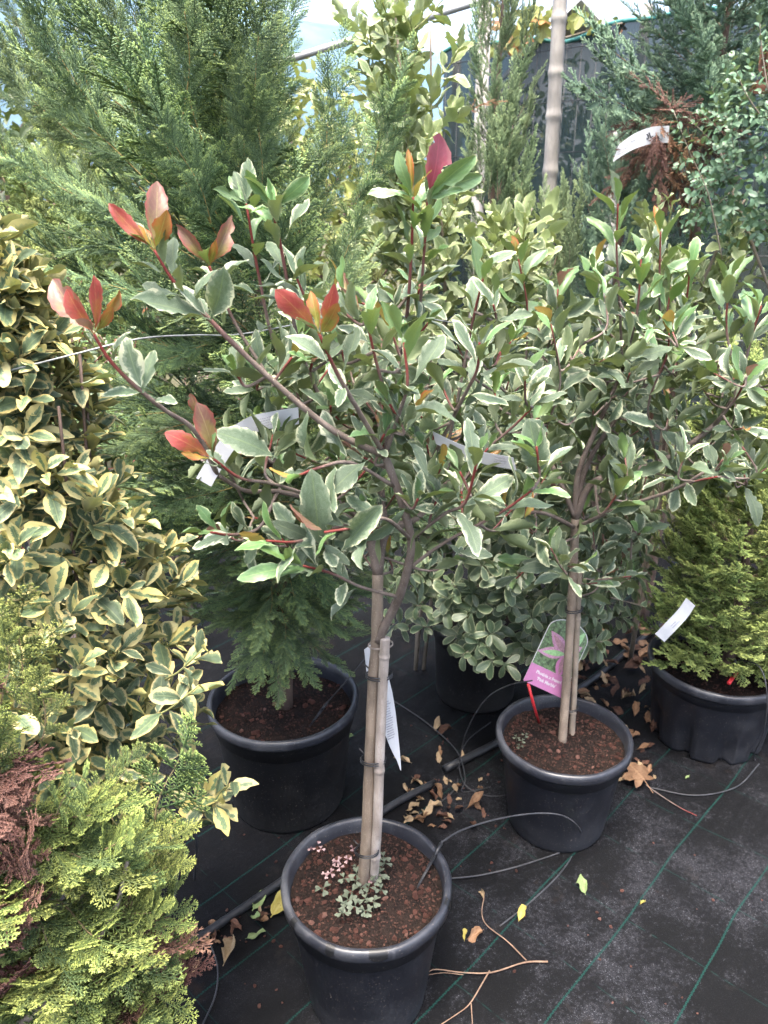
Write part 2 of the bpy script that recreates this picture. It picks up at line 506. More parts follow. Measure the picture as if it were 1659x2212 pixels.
M['white'] = plain_mat('white_tag_plastic', (0.40, 0.41, 0.43), 0.45, 0.4, 30, 0.05, 0.05)
M['ink'] = plain_mat('black_ink', (0.03, 0.03, 0.035), 0.6, 0.3, 80, 0.1, 0.0)
M['grey_ink'] = plain_mat('grey_ink', (0.25, 0.25, 0.28), 0.6, 0.3, 80, 0.1, 0.0)
M['hose'] = plain_mat('black_hose_rubber', (0.017, 0.018, 0.021), 0.4, 0.4, 25, 0.4, 0.2)
M['tubing'] = plain_mat('grey_drip_tubing', (0.034, 0.035, 0.040), 0.5, 0.4, 25, 0.3, 0.1)
M['wire'] = plain_mat('galvanised_wire', (0.20, 0.21, 0.21), 0.45, 0.5, 60, 0.3, 0.1, Metallic=0.5)
M['steel'] = plain_mat('galvanised_pipe', (0.34, 0.34, 0.34), 0.45, 0.5, 20, 0.2, 0.1, Metallic=0.3)
M['teal'] = plain_mat('teal_ribbon', (0.02, 0.34, 0.26), 0.5, 0.4, 30, 0.15, 0.1)
M['red'] = plain_mat('red_stick_paint', (0.45, 0.025, 0.03), 0.45, 0.4, 60, 0.25, 0.1)
M['sheet'] = plain_mat('white_roof_sheet', (0.62, 0.64, 0.68), 0.5, 0.4, 4, 0.06, 0.05)


def dead_leaf_mat(name, c1, c2):
    t = NT(name)
    lc = t.n('ShaderNodeSeparateXYZ', {0: t.attr('lc').outputs['Vector']})
    u, v, r = lc.outputs
    rnd = t.rand()
    vec = t.n('ShaderNodeCombineXYZ', {0: u, 1: t.math('MULTIPLY', v, 2.0), 2: t.math('MULTIPLY', rnd, 29.0)}).outputs[0]
    n1 = t.noise(vec, 2.5, 4.0, 0.65)
    c = t.mix(t.step(n1, 0.3, 0.7), c1, c2)
    c = t.mix(t.math('MULTIPLY', t.step(t.noise(vec, 7.0, 3.0), 0.6, 0.72), 0.6), c, tuple(x * 0.35 for x in c1))
    rib = t.math('SUBTRACT', 1.0, t.step(t.math('ABSOLUTE', u), 0.02, 0.07))
    c = t.mix(t.math('MULTIPLY', rib, 0.4), c, tuple(x * 1.3 for x in c2))
    c = t.n('ShaderNodeHueSaturation', {'Color': c, 'Value': t.math('ADD', 0.75, t.math('MULTIPLY', rnd, 0.45))}).outputs[0]
    nb = t.bump(t.noise(vec, 10.0, 3.0), 0.5, 0.002)
    p = t.principled(c, 0.7, 0.3, nb)
    tr = t.n('ShaderNodeBsdfTranslucent', {'Color': c}).outputs[0]
    return t.finish(t.n('ShaderNodeMixShader', {0: 0.15, 1: p, 2: tr}).outputs[0])


M['dry'] = dead_leaf_mat('dry_brown_leaf', (0.14, 0.075, 0.04), (0.25, 0.15, 0.085))
M['dry_dark'] = dead_leaf_mat('dark_dry_leaf', (0.055, 0.028, 0.019), (0.13, 0.065, 0.042))
M['dry_tan'] = dead_leaf_mat('tan_dry_leaf', (0.30, 0.215, 0.12), (0.40, 0.30, 0.19))
M['fallen_yellow'] = dead_leaf_mat('yellow_fallen_leaf', (0.30, 0.25, 0.05), (0.36, 0.31, 0.10))
M['fallen_green'] = dead_leaf_mat('green_fallen_leaf', (0.15, 0.22, 0.08), (0.23, 0.29, 0.13))
M['plane'] = dead_leaf_mat('russet_plane_leaf', (0.11, 0.048, 0.03), (0.17, 0.078, 0.05))


def stone_mat():
    t = NT('lava_stone')
    oc = t.coord('Object')
    rnd = t.rand()
    n1 = t.noise(oc, 3.0, 4.0, 0.7)
    c = t.mix(rnd, (0.060, 0.025, 0.019), (0.18, 0.080, 0.060))
    c = t.mix(t.math('MULTIPLY', t.step(t.math('FRACT', t.math('MULTIPLY', rnd, 7.7)), 0.8, 0.95), 0.6), c, (0.36, 0.20, 0.16))
    c = t.mix(t.math('MULTIPLY', t.step(n1, 0.4, 0.7), 0.6), c, (0.07, 0.03, 0.025))
    return t.finish(t.principled(c, 0.9, 0.2, t.bump(t.noise(oc, 9.0, 3.0), 0.8, 0.05)))


M['stone'] = stone_mat()


def crumb_mat():
    t = NT('soil_crumb')
    n = t.noise(t.coord('Object'), 130.0, 2.0, 0.7)
    c = t.mix(t.step(n, .3, .7), (0.010, 0.0065, 0.0052), (0.080, 0.040, 0.030))
    return t.finish(t.principled(c, .9, .2))


M['crumb'] = crumb_mat()


def clover_mat(name, a, b):
    t = NT(name)
    lc = t.n('ShaderNodeSeparateXYZ', {0: t.attr('lc').outputs['Vector']})
    u, v, r = lc.outputs
    c = t.mix(t.step(t.math('ADD', v, t.math('MULTIPLY', t.rand(), 0.4)), 0.3, 1.1), a, b)
    n = t.noise(t.coord('Object'), 300.0, 2.0)
    c = t.mix(t.math('MULTIPLY', t.step(n, 0.4, 0.7), 0.3), c, tuple(x * 0.7 for x in a))
    c = t.n('ShaderNodeHueSaturation', {'Color': c, 'Value': t.math('ADD', 0.8, t.math('MULTIPLY', t.rand(), 0.4))}).outputs[0]
    return t.finish(t.principled(c, 0.6, 0.3))


M['clover'] = clover_mat('clover_green', (0.055, 0.070, 0.047), (0.092, 0.108, 0.078))
M['clover_pink'] = clover_mat('clover_pink', (0.20, 0.11, 0.12), (0.27, 0.19, 0.185))


def fabric_mat():
    """woven black ground cover with green marking threads, dusty and damp patches, fading into soil at a distance"""
    t = NT('ground_cover_fabric')
    oc = t.coord('Object')
    rot = t.n('ShaderNodeVectorRotate', {'Vector': oc, 'Angle': R(-46.6)}, rotation_type='Z_AXIS').outputs[0]
    wob = t.n('ShaderNodeVectorMath', {0: t.noise(oc, 2.2, 2.0, out=1), 1: (0.5, 0.5, 0.5)}, operation='SUBTRACT').outputs[0]
    wob = t.n('ShaderNodeVectorMath', {0: wob, 'Scale': 0.035}, operation='SCALE').outputs[0]
    rot = t.n('ShaderNodeVectorMath', {0: rot, 1: wob}, operation='ADD').outputs[0]
    s, c, _ = t.n('ShaderNodeSeparateXYZ', {0: rot}).outputs      # s runs along the strong lines, c across
    n_big = t.noise(oc, 3.1, 6.0, 0.62)
    n_mid = t.noise(oc, 11.0, 5.0, 0.65)
    n_fine = t.noise(oc, 330.0, 3.0, 0.7)
    # weave: flat tapes crossing
    wx = t.math('SINE', t.math('MULTIPLY', s, 2 * math.pi / 0.0042))
    wy = t.math('SINE', t.math('MULTIPLY', c, 2 * math.pi / 0.0030))
    weave = t.math('MULTIPLY', wx, wy)
    base = t.mix(t.step(n_big, 0.32, 0.68), (0.0013, 0.0014, 0.0019), (0.0028, 0.0030, 0.0041))
    n_gr = t.noise(oc, 95.0, 4.0, 0.75)
    worn = t.step(t.math('ADD', t.math('ADD', t.math('MULTIPLY', n_big, 0.36), t.math('MULTIPLY', n_mid, 0.28)), t.math('MULTIPLY', n_gr, 0.38)), 0.485, 0.60)
    front_right = t.math('SUBTRACT', 1.0, t.step(t.n('ShaderNodeSeparateXYZ', {0: oc}).outputs[1], 1.75, 2.3))  # position mask: pale wear strongest at front right, weaker left and back
    front_right = t.math('MULTIPLY', front_right, t.step(t.n('ShaderNodeSeparateXYZ', {0: oc}).outputs[0], -0.35, 0.35))
    worn = t.math('MULTIPLY', worn, t.math('ADD', 0.25, t.math('MULTIPLY', front_right, 0.75)))
    base = t.mix(t.math('MULTIPLY', worn, 0.75), base, (0.0145, 0.0148, 0.0180))
    pale_specks = t.math('MULTIPLY', t.step(t.math('ADD', t.math('MULTIPLY', weave, 0.10), n_fine), 0.585, 0.70), t.math('ADD', 0.08, t.math('MULTIPLY', worn, 0.92)))  # pale specks in the weave, denser where worn
    base = t.mix(t.math('MULTIPLY', pale_specks, 0.8), base, (0.14, 0.143, 0.162))
    # damp stains and soil spilt on the cloth
    damp = t.step(t.noise(oc, 6.3, 5.0, 0.7), 0.585, 0.68)
    base = t.mix(t.math('MULTIPLY', damp, 0.75), base, (0.007, 0.0055, 0.005))
    spill = t.step(t.noise(t.n('ShaderNodeVectorMath', {0: oc, 1: (3.7, 1.3, 0)}, operation='ADD').outputs[0], 4.2, 6.0, 0.7), 0.60, 0.72)
    base = t.mix(t.math('MULTIPLY', spill, 0.7), base, (0.020, 0.012, 0.009))
    # marking threads

    def line(x, per, ph, w):
        f = t.math('FRACT', t.math('ADD', t.math('DIVIDE', t.math('SUBTRACT', x, ph), per), 0.5))
        d = t.math('MULTIPLY', t.math('ABSOLUTE', t.math('SUBTRACT', f, 0.5)), per)
        return t.math('LESS_THAN', d, w)
    zig = t.math('MULTIPLY', t.math('SINE', t.math('MULTIPLY', s, 2 * math.pi / 0.011)), 0.0007)
    l1 = line(t.math('ADD', c, zig), 0.1985, 0.729, 0.0021)
    l2 = line(s, 0.2125, 1.43, 0.0011)
    sti = t.step(t.math('SINE', t.math('MULTIPLY', s, 2 * math.pi / 0.0055)), -0.5, 0.1)
    sti2 = t.step(t.noise(rot, 30.0, 2.0), 0.38, 0.55)
    f1 = t.math('MULTIPLY', t.math('MULTIPLY', l1, t.math('ADD', 0.45, t.math('MULTIPLY', sti, 0.55))), t.math('SUBTRACT', 1.0, t.math('MULTIPLY', damp, 0.5)))
    base = t.mix(f1, base, (0.004, 0.030, 0.025))
    base = t.mix(t.math('MULTIPLY', t.math('MULTIPLY', l2, sti2), 0.55), base, (0.007, 0.032, 0.028))
    # beyond the yard the cloth gives way to earth and grass
    yy = t.n('ShaderNodeVectorMath', {0: oc}, operation='LENGTH').outputs['Value']
    far = t.step(t.math('ADD', yy, t.math('MULTIPLY', n_big, 1.0)), 4.6, 6.0)
    base = t.mix(far, base, t.mix(n_mid, (0.05, 0.06, 0.025), (0.09, 0.07, 0.04)))
    h = t.math('ADD', t.math('MULTIPLY', weave, 0.35), t.math('ADD', t.math('MULTIPLY', n_mid, 1.2), t.math('MULTIPLY', n_fine, 0.5)))
    wr = t.noise(t.n('ShaderNodeVectorMath', {0: rot, 1: (1.6, 9.0, 1.0)}, operation='MULTIPLY').outputs[0], 1.0, 3.0, 0.6)
    nb = t.bump(t.math('ADD', h, t.math('MULTIPLY', wr, 14.0)), 0.4, 0.0025)
    ro = t.math('SUBTRACT', 0.72, t.math('MULTIPLY', damp, 0.25))
    return t.finish(t.principled(base, ro, 0.14, nb))


M['fabric'] = fabric_mat()


def net_mat():
    t = NT('green_shade_net')
    oc = t.coord('Object')
    n1 = t.noise(oc, 2.0, 4.0, 0.6)
    st = t.n('ShaderNodeVectorMath', {0: oc, 1: (60.0, 60.0, 3.0)}, operation='MULTIPLY').outputs[0]
    n2 = t.noise(st, 1.0, 2.0)
    c = t.mix(t.step(n1, 0.35, 0.7), (0.005, 0.013, 0.0165), (0.010, 0.023, 0.028))
    c = t.mix(t.math('MULTIPLY', n2, 0.5), c, (0.026, 0.05, 0.055))
    d = t.principled(c, 0.7, 0.25)
    tr = t.n('ShaderNodeBsdfTransparent').outputs[0]
    tl = t.n('ShaderNodeBsdfTranslucent', {'Color': c}).outputs[0]
    a = t.n('ShaderNodeMixShader', {0: 0.3, 1: d, 2: tl}).outputs[0]
    return t.finish(t.n('ShaderNodeMixShader', {0: 0.09, 1: a, 2: tr}).outputs[0])


M['net'] = net_mat()
M['net_hem'] = plain_mat('net_hem', (0.04, 0.16, 0.15), 0.7, 0.3)


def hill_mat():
    t = NT('haze_blue_hill')
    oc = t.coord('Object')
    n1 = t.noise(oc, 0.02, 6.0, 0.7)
    c = t.mix(t.step(n1, 0.35, 0.65), (0.07, 0.12, 0.17), (0.11, 0.17, 0.23))  # distance haze is painted into the hill's base colour
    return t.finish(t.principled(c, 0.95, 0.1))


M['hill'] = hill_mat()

# ------------------------------------------------------------------ the setting: ground and hill
gmb = MB()
NX = 170
xs = np.concatenate([[-300, -60, -15], np.linspace(-4, 4, NX), [15, 60, 300]])
ys = np.concatenate([[-60, -10], np.linspace(-1, 7, NX), [20, 80, 500]])
gv = []
for y in ys:
    for x in xs:
        near = 1.0 if (abs(x) < 4 and -1 <= y < 7) else 0.0
        sx_, cx_ = x * 0.687 + y * 0.7266, x * 0.7266 - y * 0.687
        z = (mnoise.noise(Vector((x * 2.1, y * 2.1, 0.3))) * 0.004 + 0.0022 * mnoise.noise(Vector((sx_ * 1.5, cx_ * 9, 0.7))) + 0.0012 * mnoise.noise(Vector((sx_ * 9, cx_ * 3, 5.7)))) * near
        gv.append((x, y, z))
w = len(xs)
gf = [(j * w + i, j * w + i + 1, (j + 1) * w + i + 1, (j + 1) * w + i) for j in range(len(ys) - 1) for i in range(w - 1)]
gmb.add(gv, gf)
ground = gmb.build('ground', M['fabric'])
tag(ground, 'black woven ground cover cloth with green marking lines under the pots', 'ground', kind='structure')

hmb = MB()
hv, hf = [], []
nx_, ny_ = 48, 8
for j in range(ny_):
    for i in range(nx_):
        x = -420 + 700 * i / (nx_ - 1)
        y = 420 + 30 * j
        top = 95 + 45 * math.exp(-((x + 190) / 120) ** 2) + 14 * mnoise.noise(Vector((x * 0.02, 0, 2))) - 0.12 * max(0, x)
        z = top * (1 - ((j - 4) / 4.0) ** 2 * 0.98) if j <= 4 else top * (1 - ((j - 4) / 3.2) ** 2 * 0.9)
        z += 5 * mnoise.noise(Vector((x * 0.05, y * 0.05, 5)))
        hv.append((x, y, max(z, -2) if 0 < j else -3))
hf = [(j * nx_ + i, j * nx_ + i + 1, (j + 1) * nx_ + i + 1, (j + 1) * nx_ + i) for j in range(ny_ - 1) for i in range(nx_ - 1)]
hmb.add(hv, hf)
tag(hmb.build('hill', M['hill']), 'forested hill coloured haze blue far behind the nursery', 'hill', kind='structure')

# ------------------------------------------------------------------ leaf shapes
LEAF = {}


def leaf_geo(rng, W=0.22, peak=0.58, fold=0.25, curl=0.25, pet=0.10, serr=0.03, bites=0, rows=10, tipp=0.6, wave=0.03, roll=0.0):
    """blade along +Y from 0 to 1, normal +Z, with petiole; returns vertices, faces and (u, v, 0)"""
    a = tipp * peak / (1 - peak)
    nrm = (peak ** a) * ((1 - peak) ** tipp)
    bite = np.ones((rows + 1, 2))
    for _ in range(bites):
        side = rng.randrange(2)
        c = rng.randint(2, rows - 1)
        for q in range(c, min(rows, c + rng.choice((1, 1, 2)))):
            bite[q, side] = min(bite[q, side], rng.uniform(0.35, 0.8))
    V, F, L = [], [], []
    V += [(-0.011, 0, 0), (0.011, 0, 0)]
    L += [(-0.03, 0, 0), (0.03, 0, 0)]
    ph = rng.uniform(0, 6.28)
    side_bend = rng.uniform(-0.10, 0.10)
    tw = rng.uniform(-0.7, 0.7)
    bow = rng.uniform(-0.5, 1.0) * fold
    for i in range(rows + 1):
        t = i / rows
        y = pet + (1 - pet) * t
        wd = W * ((max(t, 0.012) ** a) * (max(1 - t, 0.004) ** tipp)) / nrm
        zc = -curl * t * t + 0.06 * t
        for k, s in enumerate((-1, -0.5, 0, 0.5, 1)):
            b = 1.0
            if abs(s) == 1:
                b = bite[i, 0 if s < 0 else 1] * (1 + serr * (1 if i % 2 else -1) + rng.uniform(-serr, serr))
            elif abs(s) == 0.5:
                bb = bite[i, 0 if s < 0 else 1]
                b = min(1.0, max(0.5, bb / 0.62)) if bb < 0.62 else 1.0
            x = s * b * wd
            z = zc + fold * abs(x) - roll * (x * x) / max(W, 0.01) + (wave * math.sin(ph + t * 7 + (1.5 if s > 0 else 0)) * abs(s) if 0 < i < rows else 0)
            ca, sa = math.cos(tw * t), math.sin(tw * t)
            zz = z - zc - bow * x * x / max(W, 0.01)
            V.append((x * ca - zz * sa + side_bend * t * t, y, zc + x * sa + zz * ca))
            L.append((s * b, t, 0))
    F.append((0, 1, 4, 4 - 1)) if False else None
    F.append((0, 1, 5, 3))
    for i in range(rows):
        for k in range(4):
            q = 2 + i * 5 + k
            F.append((q, q + 1, q + 6, q + 5))
    return np.array(V), F, np.array(L)


def leaf_kind(kind, mats, n, seed, **kw):
    rng = random.Random(seed)
    geos = []
    for i in range(n):
        k = dict(kw)
        bt = k.pop('bites', 0)
        geos.append(leaf_geo(rng, W=k.get('W', 0.22) * rng.uniform(0.85, 1.15), peak=min(0.75, k.get('peak', 0.58) + rng.uniform(-0.05, 0.05)),
                             fold=k.get('fold', 0.25) * rng.uniform(0.2, 2.2), curl=k.get('curl', 0.25) * rng.uniform(-0.6, 2.0),
                             pet=k.get('pet', 0.10), serr=k.get('serr', 0.03), bites=rng.choice((0, 1, 1, 2, 3, 4)) * bt,
                             rows=k.get('rows', 10), tipp=k.get('tipp', 0.6), wave=k.get('wave', 0.03), roll=k.get('roll', 0.0)))
    for mk in mats:
        LEAF[(kind, mk)] = [(g, MB().add(g[0], g[1], None, g[2]).mesh(kind + '_leaf', M[mk])) for g in geos]


leaf_kind('photinia', ['photinia', 'photinia_green', 'photinia_red', 'photinia_orange', 'photinia_bronze', 'photinia_magenta'], 16, 11,
          W=0.165, peak=0.58, fold=0.40, curl=0.26, bites=1, rows=12, tipp=0.78, serr=0.05, wave=0.04)
leaf_kind('euonymus', ['euonymus'], 10, 12, W=0.20, peak=0.58, fold=0.45, curl=0.25, bites=1, rows=10, tipp=0.66, pet=0.06, serr=0.03, wave=0.035)
leaf_kind('elaeagnus', ['elaeagnus'], 10, 13, W=0.215, peak=0.55, fold=0.25, curl=0.16, bites=2, rows=10, tipp=0.55, pet=0.06, wave=0.06, serr=0.05)
leaf_kind('pittosporum', ['pittosporum'], 8, 14, W=0.225, peak=0.66, fold=0.2, curl=0.22, rows=8, tipp=0.42, pet=0.05, wave=0.02, serr=0.0)
leaf_kind('privet', ['privet'], 5, 15, W=0.27, peak=0.5, fold=0.4, curl=0.2, rows=5, tipp=0.5, pet=0.06, wave=0.0, serr=0.0)
leaf_kind('far', ['far', 'far_yellow'], 4, 16, W=0.26, peak=0.5, fold=0.4, curl=0.2, rows=3, tipp=0.5, pet=0.06, wave=0.0, serr=0.0)
leaf_kind('dry', ['dry', 'dry_dark', 'dry_tan', 'fallen_yellow', 'fallen_green'], 8, 17, W=0.22, peak=0.55, fold=0.9, curl=-0.35, bites=1, rows=8, tipp=0.6, wave=0.10)


def frame(d, n):
    d = d.normalized()
    n = (n - d * n.dot(d))
    if n.length < 1e-4:
        n = d.orthogonal()
    n.normalize()
    x = d.cross(n)
    return Matrix(((x.x, d.x, n.x, 0), (x.y, d.y, n.y, 0), (x.z, d.z, n.z, 0), (0, 0, 0, 1)))


def leafM(base, d, n, size, wide=1.0):
    m = frame(d, n)
    m = Matrix.Translation(base) @ m @ Matrix.Diagonal((size * wide, size, size, 1))
    return m


CAMP = Vector((0, 0, CAM_H))
AX = Vector((0, math.cos(PITCH), -math.sin(PITCH)))
UPC = Vector((0, math.sin(PITCH), math.cos(PITCH)))


def pix(p):
    d = p - CAMP
    z = d.dot(AX)
    if z < 0.05:
        return (-9999, -9999, z)
    return (829.5 + FPX * d.x / z, 1106 - FPX * d.dot(UPC) / z, z)


class Plant:
    """a shrub or tree: an Empty with trunk, branches, up to 300 single leaves and the rest of the leaves as one part"""

    def __init__(self, name, loc, label, cat, group=None, seed=1):
        self.root = empty(name, loc, label, cat, group)
        self.rng = random.Random(seed)
        self.leaves = []
        self.nodes = []
        self.cur = None

    def stem(self, pts, r0, r1, mat, name='branch', t0=0.0, t1=0.4, n=5, sides=6):
        path = smooth_path(pts, n)
        ph = self.rng.uniform(0, 9)
        mb = tube(MB(), path, r0, r1, sides, t0, t1, rad=lambda f: (r0 + (r1 - r0) * f) * (1 + .10 * mnoise.noise(Vector((f * 22, ph, 0))) + .06 * mnoise.noise(Vector((f * 60, ph, 4)))))
        o = mb.build(name, mat, self.root)
        self.cur = o
        self.nodes += [(q, r0 + (r1 - r0) * i / len(path)) for i, q in enumerate(path)]
        return path

    def leaf(self, kind, mk, base, d, n, size, wide=1.0, vi=None):
        k = len(LEAF[(kind, mk)])
        self.leaves.append((kind, mk, self.rng.randrange(k) if vi is None else vi % k, leafM(base, d, n, size, wide), Vector(base) + Vector(d).normalized() * size * 0.5, size, self.cur))

    def shoot(self, path, kind, mk, n, size, frac=0.6, open_tip=30, open_base=75, up=0.25, pick=None, droop=0.0):
        """leaves in a spiral along the outer part of a path"""
        rng = self.rng
        L = len(path) - 1
        phi = rng.uniform(0, 6.28)
        for i in range(n):
            f = 1 - frac + frac * (i + rng.uniform(-0.3, 0.3)) / max(1, n - 1)
            f = min(1.0, max(0.0, f))
            q = f * L
            a = int(min(q, L - 1))
            base = path[a].lerp(path[a + 1], q - a)
            T = (path[min(a + 2, L)] - path[max(a - 1, 0)]).normalized()
            o1 = T.orthogonal().normalized()
            o2 = T.cross(o1)
            phi += 2.4 + rng.uniform(-0.35, 0.35)
            rad = o1 * math.cos(phi) + o2 * math.sin(phi)
            an = R(open_base + (open_tip - open_base) * (i / max(1, n - 1)) + rng.uniform(-14, 14))
            d = T * math.cos(an) + rad * math.sin(an) + Vector((0, 0, up - droop * rng.random()))
            nn = T * 1.0 + Vector((0, 0, 0.6)) - rad * 0.25 + Vector((rng.uniform(-.3, .3), rng.uniform(-.3, .3), rng.uniform(-.2, .2)))
            s = size * rng.uniform(0.7, 1.15) * (1.0 if i < n - 2 else 0.75)
            self.leaf(kind, pick(f) if pick else mk, base, d, nn, s)

    def attach(self, tip):
        best, bd = None, 1e9
        for (q, r) in self.nodes:
            if q.z > tip.z + 0.02:
                continue
            dd = (q - tip).length + 0.35 * abs(math.hypot(q.x - tip.x, q.y - tip.y))
            if dd < bd and (q - tip).length > 0.04:
                best, bd = (q, r), dd
        return best or self.nodes[0]

    def finish(self, limit=300, name='leaf'):
        ls = []
        for L in self.leaves:
            x, y, z = pix(L[4])
            inside = -60 < x < 1720 and -60 < y < 2270
            ls.append((0 if inside else 1, z / L[5], L))
        ls.sort(key=lambda q: (q[0], q[1]))
        for i, (_, _, L) in enumerate(ls[:limit]):
            put(name, LEAF[(L[0], L[1])][L[2]][1], L[6] or self.root, L[3])
        rest = {}
        for (_, _, L) in ls[limit:]:
            rest.setdefault(L[1], []).append(L)
        for mk, R_ in rest.items():
            mb = MB()
            for L in R_:
                v, f, lc = LEAF[(L[0], mk)][L[2]][0]
                m = np.array(L[3])
                lc2 = lc.copy()
                lc2[:, 2] = self.rng.random()
                mb.add(v @ m[:3, :3].T + m[:3, 3], f, None, lc2)
            o = mb.build('foliage', M[mk], self.root)
            o['kind'] = 'stuff'
        return self.root


# ------------------------------------------------------------------ conifer twigs
class Seg:
    """many thin tapered segments, joined quickly"""

    def __init__(self):
        self.a, self.b, self.r0, self.r1, self.t0, self.t1 = [], [], [], [], [], []

    def add(self, a, b, r0, r1, t0, t1):
        self.a.append(tuple(a)); self.b.append(tuple(b)); self.r0.append(r0); self.r1.append(r1); self.t0.append(t0); self.t1.append(t1)

    def mesh(self, name, mats):
        A, B = np.array(self.a), np.array(self.b)
        r0, r1 = np.array(self.r0)[:, None], np.array(self.r1)[:, None]
        d = B - A
        L = np.linalg.norm(d, axis=1, keepdims=True)
        d = d / np.maximum(L, 1e-9)
        ref = np.where(np.abs(d[:, 2:3]) < 0.8, np.array([[0, 0, 1.0]]), np.array([[1.0, 0, 0]]))
        X = np.cross(d, ref)
        X /= np.linalg.norm(X, axis=1, keepdims=True)
        Y = np.cross(d, X)
        V = []
        for (c, r) in ((A, r0), (B, r1)):
            for k in range(3):
                an = 2 * math.pi * k / 3
                V.append(c + (X * math.cos(an) + Y * math.sin(an)) * r)
        V = np.stack(V, 1).reshape(-1, 3)
        n = len(A)
        base = (np.arange(n) * 6)[:, None]
        quads = np.concatenate([base + np.array([[k, (k + 1) % 3, 3 + (k + 1) % 3, 3 + k]]) for k in range(3)])
        tips = np.stack([np.array(self.t0)] * 3 + [np.array(self.t1)] * 3, 1).reshape(-1)
        mb = MB()
        mb.add(V, quads, tips)
        tri = base + np.array([[3, 4, 5]])
        mb.f.append(tri)
        return mb.mesh(name, mats, smooth=True)


def spray(S, rng, o, d, n, L, n2=16, a2=42, l2=0.36, n3=7, a3=38, l3=0.085, th=0.0016, plume=0.25, tipb=0.0, bend=0.15):
    """one flattened or feathery spray from o along d, its plane normal n"""
    d = d.normalized()
    n = (n - d * n.dot(d)).normalized()
    s = d.cross(n)
    pts = []
    steps = n2
    cur = Vector(o)
    dd = d.copy()
    bx, bz = rng.uniform(-bend, bend), rng.uniform(-bend, bend)
    for i in range(steps + 1):
        pts.append(cur.copy())
        cur = cur + dd * (L / steps)
        dd = (dd + s * bx / steps + n * bz / steps).normalized()
    for i in range(steps):
        f = i / steps
        S.add(pts[i], pts[i + 1], th * (1.3 - 0.5 * f), th * (1.3 - 0.5 * (f + 1 / steps)), tipb + 0.25 * f, tipb + 0.25 * (f + 1 / steps))
        if i < 1:
            continue
        side = 1 if i % 2 else -1
        env = math.sin(math.pi * min(1, 0.12 + 0.9 * f) ** 0.8) ** 0.7
        ln = L * l2 * env * rng.uniform(0.75, 1.15)
        if ln < L * 0.04:
            ln = L * 0.04
        an = R(a2 + rng.uniform(-8, 8)) * (1 - 0.3 * f)
        d2 = (dd * math.cos(an) + s * (side * math.sin(an)) + n * rng.uniform(-plume, plume)).normalized()
        m = max(2, int(n3 * ln / (L * l2) + 0.5))
        p0 = pts[i]
        for j in range(m):
            g = (j + 1) / m
            p1 = pts[i] + d2 * (ln * g) + n * (0.05 * ln * g * g)
            S.add(p0, p1, th * (1.0 - 0.3 * g), th * (0.95 - 0.35 * g), tipb + 0.2 + 0.7 * (g - 1 / m) * (0.6 + 0.4 * f), tipb + 0.2 + 0.75 * g * (0.6 + 0.4 * f))
            if j < m:
                for sd in (1, -1):
                    if rng.random() < 0.12:
                        continue
                    a = R(a3 + rng.uniform(-9, 9))
                    s2 = d2.cross(n)
                    d3 = (d2 * math.cos(a) + s2 * (sd * math.sin(a)) + n * rng.uniform(-plume, plume) * 0.8).normalized()
                    l_3 = L * l3 * (1.15 - 0.6 * g) * rng.uniform(0.6, 1.2)
                    tb = tipb + 0.3 + 0.55 * g * (0.6 + 0.4 * f)
                    S.add(p0, p0 + d3 * l_3, th * 0.95, th * 0.6, tb, min(1.0, tb + 0.3))
            p0 = p1


def branch_proto(name, mat, seed, L=0.55, nspray=16, sl=0.2, spread=50, flat=0.5, droop=0.1, stem_r=0.003, **kw):
    """a whole branch along +Y with its sprays, one mesh; Z is its upper side"""
    rng = random.Random(seed)
    S = Seg()
    pts = []
    n = nspray
    for i in range(n + 1):
        f = i / n
        pts.append(Vector((0.03 * L * math.sin(f * 5 + seed), L * f, droop * L * (f * f) + 0.015 * L * math.sin(f * 7 + seed))))
    for i in range(n):
        f = i / n
        S.add(pts[i], pts[i + 1], stem_r * (1.1 - 0.75 * f), stem_r * (1.1 - 0.75 * (f + 1 / n)), -1.0 if f < 0.75 else 0.2, -1.0 if f < 0.7 else 0.25)
        if f < 0.06:
            continue
        for side in ((1, -1) if rng.random() < 0.55 else ((1,) if i % 2 else (-1,))):
            T = (pts[i + 1] - pts[i]).normalized()
            a = R(spread * (1 - 0.35 * f) + rng.uniform(-10, 10))
            ro = rng.uniform(-1, 1) * (1 - flat) * 1.4
            out = Vector((side * math.cos(ro), 0, math.sin(ro)))
            d = T * math.cos(a) + out * math.sin(a)
            nn = Vector((rng.uniform(-.4, .4), rng.uniform(-.2, .2), 1))
            ln = sl * (1.05 - 0.55 * f) * rng.uniform(0.7, 1.15) * (0.55 + 0.45 * min(1, f * 4))
            spray(S, rng, pts[i], d, nn, ln, **kw)
    spray(S, rng, pts[-1], pts[-1] - pts[-2], Vector((rng.uniform(-.3, .3), 0, 1)), sl * 0.75, **kw)
    return S.mesh(name, mat)


def protos(name, mats, n, seed, **kw):
    return [branch_proto(name, mats, seed + i, **kw) for i in range(n)]


